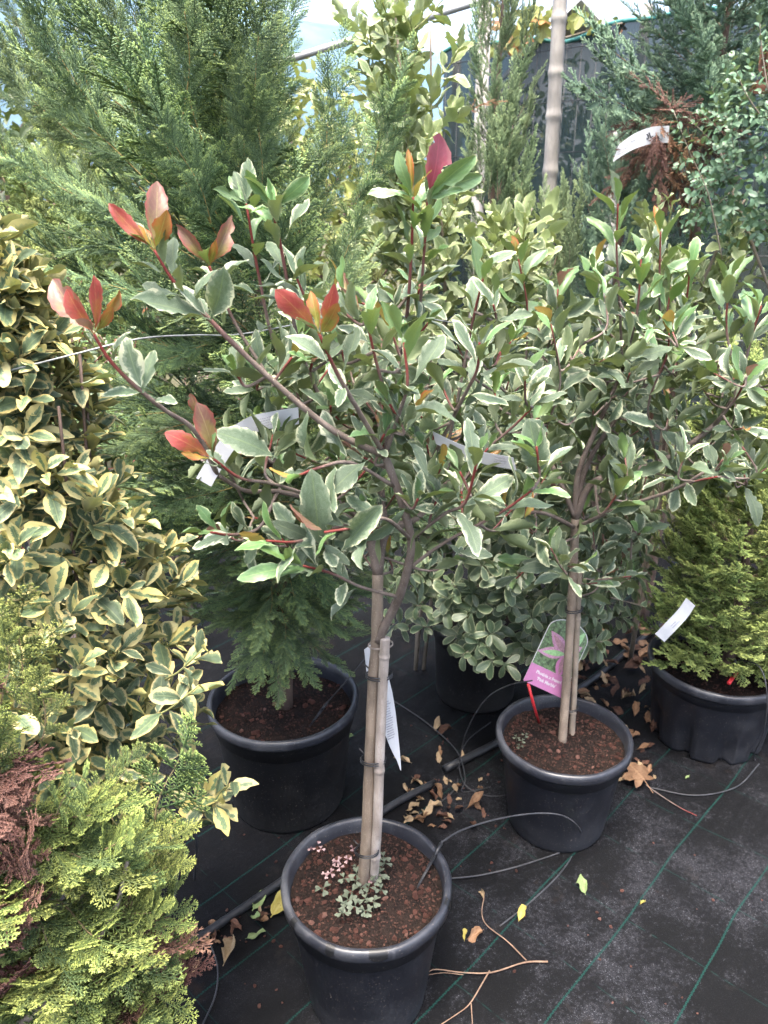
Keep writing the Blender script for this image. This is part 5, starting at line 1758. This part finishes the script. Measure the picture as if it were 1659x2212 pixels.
ribbon('ribbon', A((258, 490, 1.95), (262, 515, 1.95), (266, 545, 1.96)), Vector((.009, 0, 0)), M['teal'], 'teal plastic ribbon hanging in the cypress', 'ribbon')
GT = 'white plant tags'
r1 = ribbon('plant_tag', A((645, 898, 1.10), (600, 905, 1.11), (545, 918, 1.10), (500, 950, 1.09), (465, 1000, 1.08), (440, 1042, 1.07)), lambda f: Vector((math.cos(R(90 + 58 * f)), 0, math.sin(R(90 + 58 * f)))) * .0125, M['white'], 'white strip tag curling round a left branch of the front tree', 'tag', group=GT)
r2 = ribbon('plant_tag', A((938, 945, 1.19), (985, 968, 1.18), (1040, 988, 1.17), (1112, 1002, 1.15)), Vector((-.003, 0, .0105)), M['white'], 'white strip tag among leaves right of the front tree fork', 'tag', group=GT)
r3 = ribbon('plant_tag', A((1330, 332, 2.55), (1365, 308, 2.52), (1405, 293, 2.52), (1445, 290, 2.56)), lambda f: Vector((.006 - .008 * f, 0, .023)), M['white'], 'printed white strip tag on the bare trunked juniper', 'tag', group=GT)
r4 = ribbon('plant_tag', A((1425, 1378, 1.83), (1450, 1352, 1.84), (1475, 1325, 1.88), (1492, 1300, 1.93)), Vector((.0145, 0, -.0125)), M['white'], 'blank white strip tag hanging on the right conifer', 'tag', group=GT)
ribbon('plant_tag', A((430, 1470 - 850, 1.75), (445, 615, 1.76), (458, 612, 1.77)), Vector((0, 0, .012)), M['white'], 'small pale tag deep inside the cypress', 'tag', group=GT)


def text_mesh(body, size, mat, spacing=1.0, bold=0.0):
    cu = bpy.data.curves.new('lettering', 'FONT')
    cu.body = body
    cu.size = size
    cu.align_x = 'CENTER'
    cu.align_y = 'CENTER'
    cu.extrude = 0.00015
    cu.offset = bold
    cu.space_character = spacing
    cu.resolution_u = 2
    o = bpy.data.objects.new('tmp', cu)
    COL.objects.link(o)
    dg = bpy.context.evaluated_depsgraph_get()
    me = bpy.data.meshes.new_from_object(o.evaluated_get(dg))
    bpy.data.objects.remove(o)
    me.name = 'lettering'
    me.materials.clear()
    me.materials.append(mat)
    return me


def lines_block(rng, w_, h_, rows):
    """small print: rows of short bars with word gaps"""
    mb = MB()
    for i in range(rows):
        x = -w_ / 2
        y = h_ / 2 - h_ * i / max(1, rows - 1)
        end = w_ / 2 * rng.uniform(.3, 1)
        while x < end:
            l = rng.uniform(.05, .16) * w_
            box(mb, (x + l / 2, y, 0), (l, h_ / rows * .38, .0003))
            x += l + .02 * w_
    return mb


# print on the juniper tag
o3 = P(1352, 316, 2.53)
xa = (P(1405, 293, 2.52) - P(1335, 328, 2.55)).normalized()
na = (CAMP - o3).normalized()
na = (na - xa * na.dot(xa)).normalized()
ya = na.cross(xa)


def basis(o, x, y, z):
    return Matrix(((x.x, y.x, z.x, o.x), (x.y, y.y, z.y, o.y), (x.z, y.z, z.z, o.z), (0, 0, 0, 1)))


rr = random.Random(171)


def face_print(tagobj, pa, pb_, w_, h_, rows, seed, push=.002):
    o_ = pa.lerp(pb_, .5)
    x_ = (pb_ - pa).normalized()
    z_ = (CAMP - o_).normalized()
    z_ = (z_ - x_ * z_.dot(x_)).normalized()
    y_ = z_.cross(x_)
    lines_block(random.Random(seed), w_, h_, rows).build('print', M['grey_ink'], tagobj, M=basis(o_ + z_ * push, x_, y_, z_))


face_print(r4, P(1440, 1362, 1.832), P(1470, 1332, 1.865), .03, .012, 3, 175, .004)
face_print(r2, P(1060, 992, 1.163), P(1105, 1001, 1.151), .022, .012, 4, 176, .003)
face_print(r1, P(545, 918, 1.095), P(598, 905, 1.105), .028, .011, 4, 174, .003)
lines_block(rr, .055, .022, 5).build('print', M['grey_ink'], r3, M=basis(o3 + na * .005, xa, ya, na))
put('lettering', text_mesh('30L', .022, M['ink'], 1.0, .0008), r3, basis(P(1398, 296, 2.52) + na * .004, xa, ya, na))

# ------------------------------------------------------------------ picture label on the second tree
lb0, lb1, lb2 = P(1130, 1470, 1.785), P(1212, 1508, 1.80), P(1168, 1345, 1.845)
lx = (lb1 - lb0).normalized()
ly = (lb2 - lb0)
ly = (ly - lx * ly.dot(lx)).normalized()
lz = lx.cross(ly)
LW = (lb1 - lb0).length + 0.004
LH = LW * 1.5
lo = lb0.copy()
lab = empty('picture_label', lo, 'pink plant label with leaf picture and white lettering, by the second tree stem', 'label')
LB = basis(lo, lx, ly, lz)


def photo_mat():
    t = NT('label_photo_print')
    oc = t.coord('Object')
    n1 = t.noise(oc, 90.0, 4.0, 0.6)
    n2 = t.n('ShaderNodeTexVoronoi', {'Vector': oc, 'Scale': 130.0}).outputs['Distance']
    c = t.mix(t.step(n1, .35, .65), (.035, .05, .03), (.12, .19, .09))
    c = t.mix(t.math('MULTIPLY', t.math('SUBTRACT', 1.0, t.step(n2, .1, .5)), .5), c, (.22, .34, .2))
    return t.finish(t.principled(c, .35, .5))


M['photo'] = photo_mat()
M['pink'] = plain_mat('label_pink', (.41, .16, .31), .35, .5, 60, .05, 0.0)
M['pink_pale'] = plain_mat('label_pale_pink', (.38, .20, .30), .35, .5, 300, .25, 0.0)
M['print_mauve'] = plain_mat('label_mauve', (.30, .17, .20), .35, .5, 300, .3, 0.0)
M['print_green'] = plain_mat('label_green', (.24, .42, .20), .35, .5, 300, .25, 0.0)
M['print_white'] = plain_mat('label_white', (.55, .53, .55), .4, .4, 60, .03, 0.0)


def plate(outline, z, th):
    mb = MB()
    n = len(outline)
    mb.add([(x, y, z) for x, y in outline] + [(x, y, z - th) for x, y in outline],
           [tuple(range(n)), tuple(range(2 * n - 1, n - 1, -1))] + [(i, n + i, n + (i + 1) % n, (i + 1) % n) for i in range(n)])
    return mb


def card_outline(w_, y0, y1, top_round=True, rc=0.004):
    o_ = []
    for k in range(5):
        a = -math.pi + k * math.pi / 8
        o_.append((rc + rc * math.cos(a), y0 + rc + rc * math.sin(a))) if y0 == 0 else None
    if y0 != 0:
        o_.append((0, y0))
    for k in range(5):
        a = -math.pi / 2 + k * math.pi / 8
        o_.append((w_ - rc + rc * math.cos(a), y0 + rc + rc * math.sin(a))) if y0 == 0 else None
    if y0 != 0:
        o_.append((w_, y0))
    if top_round:
        for k in range(15):
            a = math.pi * k / 14
            o_.append((w_ / 2 + w_ / 2 * math.cos(a), y1 - w_ * .30 + w_ * .30 * math.sin(a)))
    else:
        o_ += [(w_, y1), (0, y1)]
    return o_


plate(card_outline(LW, 0, LH), 0, .0008).build('card', M['print_white'], lab, False, LB)
plate(card_outline(LW, 0, LH * .27, False), .0006, .0005).build('band', M['pink'], lab, False, LB)
ph_ = [(LW / 2 + (x - LW / 2) * .975, y) for x, y in card_outline(LW, LH * .272, LH * .992)]
plate(ph_, .0006, .0005).build('picture', M['photo'], lab, False, LB)


def flat_leaf(w_, l_):
    o_ = []
    for k in range(9):
        t_ = k / 8
        o_.append((w_ * math.sin(math.pi * t_ ** .85) * .5, l_ * t_))
    for k in range(7, 0, -1):
        t_ = k / 8
        o_.append((-w_ * math.sin(math.pi * t_ ** .85) * .5, l_ * t_))
    return o_


cx, cy = LW * .64, LH * .56
for (ang, l_, w_, m1, m2) in ((60, .62, .26, 'pink_pale', 'print_mauve'), (105, .66, .24, 'pink_pale', 'print_green'), (185, .52, .28, 'pink', 'print_mauve'), (10, .35, .16, 'print_mauve', 'pink'), (-45, .4, .2, 'pink_pale', 'print_green'), (-20, .62, .2, 'print_green', 'print_green')):
    rot = Matrix.Translation((cx, cy, 0)) @ Matrix.Rotation(R(ang), 4, 'Z')
    w__, l__ = w_ * LW, l_ * LW
    plate(flat_leaf(w__, l__), .0010 + ang * 1e-6, .0003).build('printed_leaf', M[m1], lab, False, LB @ rot)
    plate(flat_leaf(w__ * .5, l__ * .85), .0014 + ang * 1e-6, .0003).build('printed_leaf', M[m2], lab, False, LB @ rot)
put('lettering', text_mesh('Photinia x fraseri', LW * .092, M['print_white'], 1.0, .00035), lab, LB @ Matrix.Translation((LW * .5, LH * .185, .0011)))
put('lettering', text_mesh("'Pink Marble'", LW * .092, M['print_white'], 1.0, .00035), lab, LB @ Matrix.Translation((LW * .5, LH * .105, .0011)))
sk = MB()
tube(sk, [P(1141, 1478, 1.768), P(1152, 1520, 1.765), G(1166, 1566, .25)], .0042, .0038, 8)
tag(sk.build('label_stick', M['red']), 'red stick holding the picture label in the second pot', 'stick')
tag(tube(MB(), [P(1575, 1475, 1.93), G(1600, 1440, .24)], .006, .006, 8).build('label_stick', M['red']), 'short red stick in the pot of the right conifer', 'stick')

# back of the label behind the front tree
lb = [P(797, 1405, 1.255), P(822, 1400, 1.265), P(850, 1500, 1.26), P(862, 1655, 1.235), P(850, 1640, 1.24), P(825, 1590, 1.25), P(800, 1480, 1.25)]
cN = Vector((0.55, -0.8, 0.25)).normalized()
o_, cc = [], Vector((0, 0, 0))
for q in lb:
    cc += q / len(lb)
bx_ = Vector((0, 0, 1)).cross(cN).normalized()
by_ = cN.cross(bx_)
pts2 = []
for q in smooth_path(lb + [lb[0]], 4)[:-1]:
    pts2.append(((q - cc).dot(bx_) * 1.15, (q - cc).dot(by_)))
LB2 = basis(cc, bx_, by_, cN)
wl = plate(pts2[::-1] if sum((pts2[i][0] * pts2[(i + 1) % len(pts2)][1] - pts2[(i + 1) % len(pts2)][0] * pts2[i][1]) for i in range(len(pts2))) < 0 else pts2, 0, .0008).build('plant_tag', M['white'], None, False, LB2)
tag(wl, 'long white pointed label tied behind the front tree stem', 'tag', GT)
lines_block(random.Random(172), .018, .075, 16).build('print', M['grey_ink'], wl, M=Matrix.Translation((.004, -.03, .0006)))
bpy.data.objects[wl.name].children[0].matrix_basis = Matrix.Translation((.006, -.03, .0007))

# ------------------------------------------------------------------ clover weeds in the front pot


def clover_mesh(mat, seed):
    mb = MB()
    r_ = random.Random(seed)
    for k in range(3):
        a0 = k * 2 * math.pi / 3 + r_.uniform(-.15, .15)
        V, L = [(0, 0, 0)], [(0, 0, 0)]
        out = [(.10, .30), (.32, .62), (.40, .85), (.28, 1.0), (.08, .94), (0, .82), (-.08, .94), (-.28, 1.0), (-.40, .85), (-.32, .62), (-.10, .30)]
        for (x, y) in out:
            z = .25 * abs(x) - .12 * y * y
            V.append((x * math.cos(a0) - y * math.sin(a0), x * math.sin(a0) + y * math.cos(a0), z))
            L.append((x, y, 0))
        mid = len(V)
        V.append((-.5 * math.sin(a0), .5 * math.cos(a0), -.03))
        L.append((0, .5, 0))
        F = [(mid, i, i + 1) for i in range(1, len(out))] + [(mid, 0, 1), (mid, len(out), 0)]
        mb.add(V, F, None, L)
    tube(mb, [Vector((0, 0, 0)), Vector((.1, .1, -.6)), Vector((.15, .3, -1.3))], .04, .04, 4)
    return mb.mesh('clover_leaf', M[mat])


CL = {k: [clover_mesh(k, s) for s in range(3)] for k in ('clover', 'clover_pink')}
r_ = random.Random(181)
cg = empty('clover_weed', G(790, 1935, .30), 'grey green clover growing at the foot of the front tree stem', 'weed')
cpn = empty('clover_weed', G(690, 1840, .30), 'pale pink clover sprouting left of the front tree stem', 'weed')
spots = [(697, 1927), (741, 1905), (775, 1895), (760, 1935), (790, 1950), (745, 1960), (770, 1965), (800, 1925), (820, 1895), (835, 1872), (812, 1910), (785, 1975), (755, 1950), (805, 1955), (830, 1905),
         (778, 1925), (768, 1910), (795, 1975), (826, 1930), (772, 1882), (742, 1978), (830, 1860)]
for (px, py) in spots:
    q = G(px + r_.uniform(-4, 4), py - 8, .306 + r_.uniform(.004, .02))
    put('leaf', CL['clover'][r_.randrange(3)], cg, Matrix.Translation(q) @ Matrix.Rotation(r_.uniform(0, 6), 4, 'Z') @ Matrix.Rotation(r_.uniform(-.35, .35), 4, 'X') @ Matrix.Scale(r_.uniform(.0135, .019), 4))
for (px, py) in [(660, 1830), (672, 1838), (685, 1822), (690, 1840), (668, 1822), (722, 1868), (735, 1880), (715, 1892), (752, 1862), (760, 1838), (730, 1865), (705, 1895), (815, 1955 - 60), (800, 1905)]:
    q = G(px + r_.uniform(-4, 4), py - 6, .303 + r_.uniform(.004, .014))
    put('leaf', CL['clover_pink'][r_.randrange(3)], cpn, Matrix.Translation(q) @ Matrix.Rotation(r_.uniform(0, 6), 4, 'Z') @ Matrix.Rotation(r_.uniform(-.5, .5), 4, 'X') @ Matrix.Scale(r_.uniform(.008, .013), 4))
cpb = empty('clover_weed', G(1125, 1600, .27), 'tiny clover at the left rim inside the second pot', 'weed')
for (px, py) in [(1115, 1592), (1128, 1600), (1135, 1588), (1122, 1612)]:
    put('leaf', CL['clover'][r_.randrange(3)], cpb, Matrix.Translation(G(px, py, .275)) @ Matrix.Rotation(r_.uniform(0, 6), 4, 'Z') @ Matrix.Scale(.011, 4))

# ------------------------------------------------------------------ irrigation
hz = .011
tag(tube(MB(), smooth_path([G(300, 2120, hz), G(400, 2046, hz), G(520, 1965, hz), G(610, 1903, hz), G(700, 1840, hz), G(850, 1738, hz), G(940, 1690, hz)], 6), .0105, .0105, 12).build('irrigation_hose', M['hose']),
    'thick black irrigation hose running behind the front pot', 'hose')
tag(tube(MB(), smooth_path([G(960, 1662, hz), G(1080, 1600, hz), G(1200, 1520, hz), G(1290, 1460, hz), G(1420, 1352, hz), G(1560, 1245, hz)], 6), .0125, .0125, 12).build('irrigation_hose', M['hose']),
    'thick black irrigation hose running behind the second pot to the right', 'hose')
GT2 = 'thin drip tubes'


def drip(pts, label, r=.0019):
    return tag(tube(MB(), smooth_path(pts, 8), r, r, 6).build('drip_tube', M['tubing']), label, 'tube', GT2)


drip([P(955, 1818, 1.30), P(1000, 1792, 1.36), P(1080, 1768, 1.42), P(1160, 1757, 1.47), P(1215, 1762, 1.51), P(1248, 1785, 1.54), G(1253, 1815, .012), G(1215, 1880, .004), G(1150, 1945, .004), G(1080, 2000, .004)],
     'grey drip tube looping from the front pot stake to the second pot')
drip([G(968, 1898, .02), G(1040, 1890, .003), G(1130, 1868, .003), G(1240, 1828, .003), G(1262, 1795, .003)], 'grey drip tube lying on the cloth right of the front pot')
drip([G(845, 1510, .003) + Vector((0, 0, 0)), G(920, 1560, .003), G(985, 1620, .02), G(1005, 1680, .03), G(1000, 1710, .004), G(1060, 1700, .003)], 'drip tube curling on the dark cloth behind the front stem')
drip([P(1150, 1470, 1.75), P(1100, 1480, 1.8), P(1050, 1510, 1.85), P(1010, 1575, 1.9), G(990, 1650, .01), G(985, 1700, .004), G(940, 1740, .004), G(880, 1770, .004)], 'drip tube arching over the rim of the second pot')
drip([G(1060, 1560, .004), G(1010, 1600, .004), G(992, 1650, .02), G(1010, 1700, .015), G(1070, 1720, .004), G(1150, 1700, .004)], 'coiled drip tube left of the second pot')
drip([P(700, 1525, 1.80), P(740, 1480, 1.78), P(790, 1420, 1.80), P(860, 1340, 1.9)], 'drip tube entering the large cypress pot')
drip([P(1595, 1425, 2.0), P(1640, 1440, 1.92), P(1657, 1500, 1.88), P(1650, 1580, 1.9), G(1630, 1640, .004), G(1680, 1660, .004)], 'drip tube bent over the notched pot rim')
drip([G(455, 2040, .03), G(470, 2090, .004), G(465, 2150, .004), G(430, 2230, .004)], 'drip tube leaving the hose at the lower left')
drip([P(385, 1880, 1.15), P(370, 1960, 1.1), P(330, 2050, 1.05), P(290, 2130, 1.0), G(340, 2215, .006)], 'dark drip tube dropping beside the golden conifer', .0035)
drip([P(418, 1770, 1.3), P(425, 1830, 1.3), G(420, 1900, .01)], 'short drip tube by the yellow edged sprig', .003)
drip([G(1400, 1700, .004), G(1500, 1718, .004), G(1590, 1700, .004), G(1640, 1650, .004)], 'drip tube on the cloth under the notched pot')


def dripper(a_, b_, label):
    root = empty('drip_stake', b_, label, 'stake', 'black drip stakes')
    d = (b_ - a_)
    s_ = d.normalized()
    tube(MB(), [a_, a_ + d * .28], .0045, .0042, 10).build('head', M['hose'], root)
    tube(MB(), [a_ - s_ * .006, a_ + s_ * .002], .0028, .0028, 8).build('nozzle', M['tubing'], root)
    x_ = s_.orthogonal().normalized() * .0032
    for s in (1, -1):
        tube(MB(), [a_ + d * .27 + x_ * s, b_ + x_ * s * .4], .0022, .0014, 6).build('prong', M['hose'], root)


dripper(P(953, 1822, 1.30), G(899, 1922, .296), 'black drip stake leaning on the rim of the front pot')
dripper(P(705, 1520, 1.79), G(668, 1570, .30), 'black drip stake in the large cypress pot')
dripper(P(1588, 1428, 1.98), G(1575, 1490, .235), 'black drip stake in the notched pot')

# ------------------------------------------------------------------ strap leaves behind the euonymus
ir = empty('strap_leaved_plant', P(260, 1250, 1.75), 'dark green strap leaved plant behind the yellow edged shrub', 'plant')
for pts, w_ in ((A((255, 1130, 1.7), (270, 1070, 1.68), (300, 1010, 1.66), (318, 975, 1.65)), .013), (A((235, 1120, 1.72), (235, 1060, 1.7), (225, 1010, 1.68), (190, 985, 1.66)), .012), (A((300, 1200, 1.7), (250, 1100, 1.72), (250, 1040, 1.74), (290, 1030, 1.74)), .011)):
    path = smooth_path(pts, 6)
    V, L = [], []
    n = len(path)
    for i, q in enumerate(path):
        f = i / (n - 1)
        w2 = w_ * (1 - f ** 3 * .85)
        for s in (-1, 0, 1):
            V.append((q.x + s * w2 * .8, q.y + s * w2 * .3 - (0.006 if s == 0 else 0), q.z - s * w2 * .25))
            L.append((s, f, 0))
    MB().add(V, [(i * 3 + k, i * 3 + k + 1, i * 3 + k + 4, i * 3 + k + 3) for i in range(n - 1) for k in range(2)], None, L).build('leaf', M['privet'], ir)

# ------------------------------------------------------------------ litter on the ground
r_ = random.Random(191)


def litter(px, py, mk, size, rot=None, lift=.004, label=None, group=None, vi=None):
    q = G(px, py, lift)
    a = r_.uniform(0, 6.28) if rot is None else R(rot)
    d = Vector((math.cos(a), math.sin(a), r_.uniform(-.05, .12)))
    k = LEAF[('dry', mk)]
    o = put('fallen_leaf', k[r_.randrange(len(k)) if vi is None else vi][1], None, leafM(q + Vector((0, 0, size * .06)), d, Vector((r_.uniform(-.3, .3), r_.uniform(-.3, .3), 1)), size, r_.uniform(.9, 1.3)))
    return tag(o, label, 'leaf', group)


for (px, py, mk, s, rot, lab) in (
        (585, 1985, 'fallen_yellow', .075, 60, 'yellow leaf with brown spots beside the hose left of the front pot'),
        (545, 1970, 'fallen_green', .06, 70, 'curled green leaf next to the hose left of the front pot'),
        (530, 2030, 'fallen_green', .05, 20, 'narrow yellow green leaf below the hose left of the front pot'),
        (482, 2090, 'dry_tan', .075, 80, 'pale tan leaf standing by the drip tube at lower left'),
        (890, 1650, 'dry_tan', .06, 170, 'broad tan leaf behind the front stem'),
        (1005, 1750, 'dry', .062, 20, 'brown folded leaf between the front pot and second pot'),
        (880, 1752, 'dry_tan', .05, 40, 'pale crumpled leaf against the hose end'),
        (955, 1730, 'dry', .06, 100, 'crumpled tan leaf in the litter behind the front pot'),
        (920, 1745, 'dry_tan', .05, 10, 'torn tan leaf in the litter behind the front pot rim'),
        (1120, 1992, 'fallen_yellow', .036, 60, 'small yellow leaf on the cloth right of the front pot'),
        (1003, 2035, 'fallen_yellow', .032, 80, 'tiny yellow leaf close to the front pot'),
        (1265, 1935, 'fallen_green', .05, 100, 'green and white leaf scrap on the cloth'),
        (1382, 1955, 'fallen_yellow', .022, 30, 'yellow scrap on a green line of the cloth'),
        (1480, 1683, 'fallen_green', .02, 40, 'tiny green leaf on the cloth at the right'),
        (1045, 2010, 'dry', .05, 210, 'brown leaf hanging on the dead twig'),
        (1045, 1945, 'dry_tan', .03, 95, 'pale bud scrap at the end of the dead twig'),
        (1185, 1860 - 100, 'dry_tan', .04, 100, 'thin tan leaf under the second pot'),
        (1345, 1640, 'dry_tan', .09, 250, 'long straw coloured leaf hanging beside the second pot'),
        (1350, 1600, 'dry_tan', .07, 80, 'straw leaf leaning on the second pot'),
        (1315, 1530, 'dry', .05, 110, 'brown curled leaf on the rim of the second pot'),
        (1505, 1640, 'fallen_yellow', .03, 60, 'yellow leaf at the foot of the notched pot'),
        (980, 1600 - 25, 'dry_dark', .06, 200, 'dark red brown leaf under the coiled tube'),
        (765, 1590, 'fallen_green', .035, 190, 'pale leaf on the cloth behind the front stem'),
        (940, 1520 + 60, 'dry_tan', .05, 75, 'tan leaf upright under the low shrub')):
    litter(px, py, mk, s, rot, label=lab)
for i in range(100):
    px, py = r_.uniform(1230, 1440), r_.uniform(1360, 1610)
    litter(px, py, r_.choice(('dry', 'dry_dark', 'dry_dark', 'dry', 'dry_tan')), r_.uniform(.035, .075), None, r_.uniform(.002, .02), 'dry brown leaf in the litter between the second pot and the notched pot', 'dry leaves behind the second pot')
for i in range(44):
    px, py = r_.uniform(850, 1050), r_.choice((r_.uniform(1690, 1790), r_.uniform(1640, 1790)))
    litter(px, py, r_.choice(('dry', 'dry_dark', 'dry_tan')), r_.uniform(.02, .045), None, .003, 'small dry leaf in the litter strip behind the front pot', 'dry leaves behind the front pot')
for i in range(22):
    px, py = r_.uniform(1300, 1420), r_.uniform(1600, 1690)
    litter(px, py, r_.choice(('dry', 'dry_tan', 'dry_dark')), r_.uniform(.02, .05), None, .003, 'small dry leaf beside the second pot rim on the right', 'dry leaves right of the second pot')
for i in range(20):
    px, py = r_.uniform(430, 620), 2150 - (r_.uniform(0, 190)) * 1.0
    q = 2046 - (px - 400) * .66
    litter(px, q + r_.uniform(15, 60), r_.choice(('dry', 'dry_dark', 'fallen_green', 'dry_tan')), r_.uniform(.018, .045), None, .003, 'small dry leaf along the hose left of the front pot', 'dry leaves along the hose')
ml = palm_mesh('maple_leaf', 'plane', 4, 5, .4, .5)
ml.materials.clear()
ml.materials.append(M['dry'])
tag(put('fallen_leaf', ml, None, leafM(G(1395, 1690, .03), Vector((-.3, .6, .25)), Vector((.1, -.5, 1)), .10)), 'crumpled lobed brown leaf right of the second pot', 'leaf')
tag(tube(MB(), smooth_path([G(1395, 1695, .02), G(1430, 1720, .006), G(1470, 1745, .004), G(1505, 1762, .003)], 5), .0016, .0011, 5).build('leaf_stalk', M['photinia_bark']), 'thin reddish stalk of the lobed leaf on the cloth', 'stalk')
# iris litter strands under the low shrub, crumbs of lava and soil on the cloth
for i in range(70):
    px, py = r_.choice(((r_.uniform(950, 1659), r_.uniform(1800, 2200)), (r_.uniform(880, 1100), r_.uniform(1560, 1800)), (r_.uniform(450, 640), r_.uniform(1650, 2200))))
    s = r_.uniform(.002, .0055)
    o = put('stone_crumb', STONES[r_.randrange(6)], None, Matrix.Translation(G(px, py, .004)) @ Matrix.Rotation(r_.uniform(0, 6), 4, 'Z') @ Matrix.Diagonal((s, s * .8, s * .7, 1)))
    tag(o, 'crumb of red lava stone lying loose on the black cloth', 'stone', 'loose lava crumbs on the cloth')
# dead twig
tw = empty('dead_twig', G(1180, 2078, .006), 'forked dead twig lying on the cloth right of the front pot', 'twig')
for pts, r0, r1 in (
        ([G(1183, 2077, .006), G(1130, 2079, .008), G(1060, 2098, .01), G(1000, 2103, .012), G(935, 2093, .01), (G(917, 2120, .006))], .0022, .001),
        ([G(1060, 2098, .01), G(1040, 2125, .01), G(1015, 2170, .008), G(985, 2195, .006), G(940, 2222, .004)], .0018, .001),
        ([G(1135, 2078, .008), G(1095, 2030, .01), G(1055, 2000, .012), G(1043, 1970, .015), G(1047, 1940, .02)], .0016, .001),
        ([G(1015, 2170, .008), G(1018, 2225, .004)], .0013, .0008),
        ([G(1000, 2103, .012), G(960, 2098, .012), G(925, 2105, .008)], .001, .0007)):
    tube(MB(), smooth_path([Vector(q) + Vector((r_.uniform(-.004, .004), r_.uniform(-.004, .004), 0)) for q in pts], 5), r0, r1, 6).build('stem', M['dry_twig'], tw)
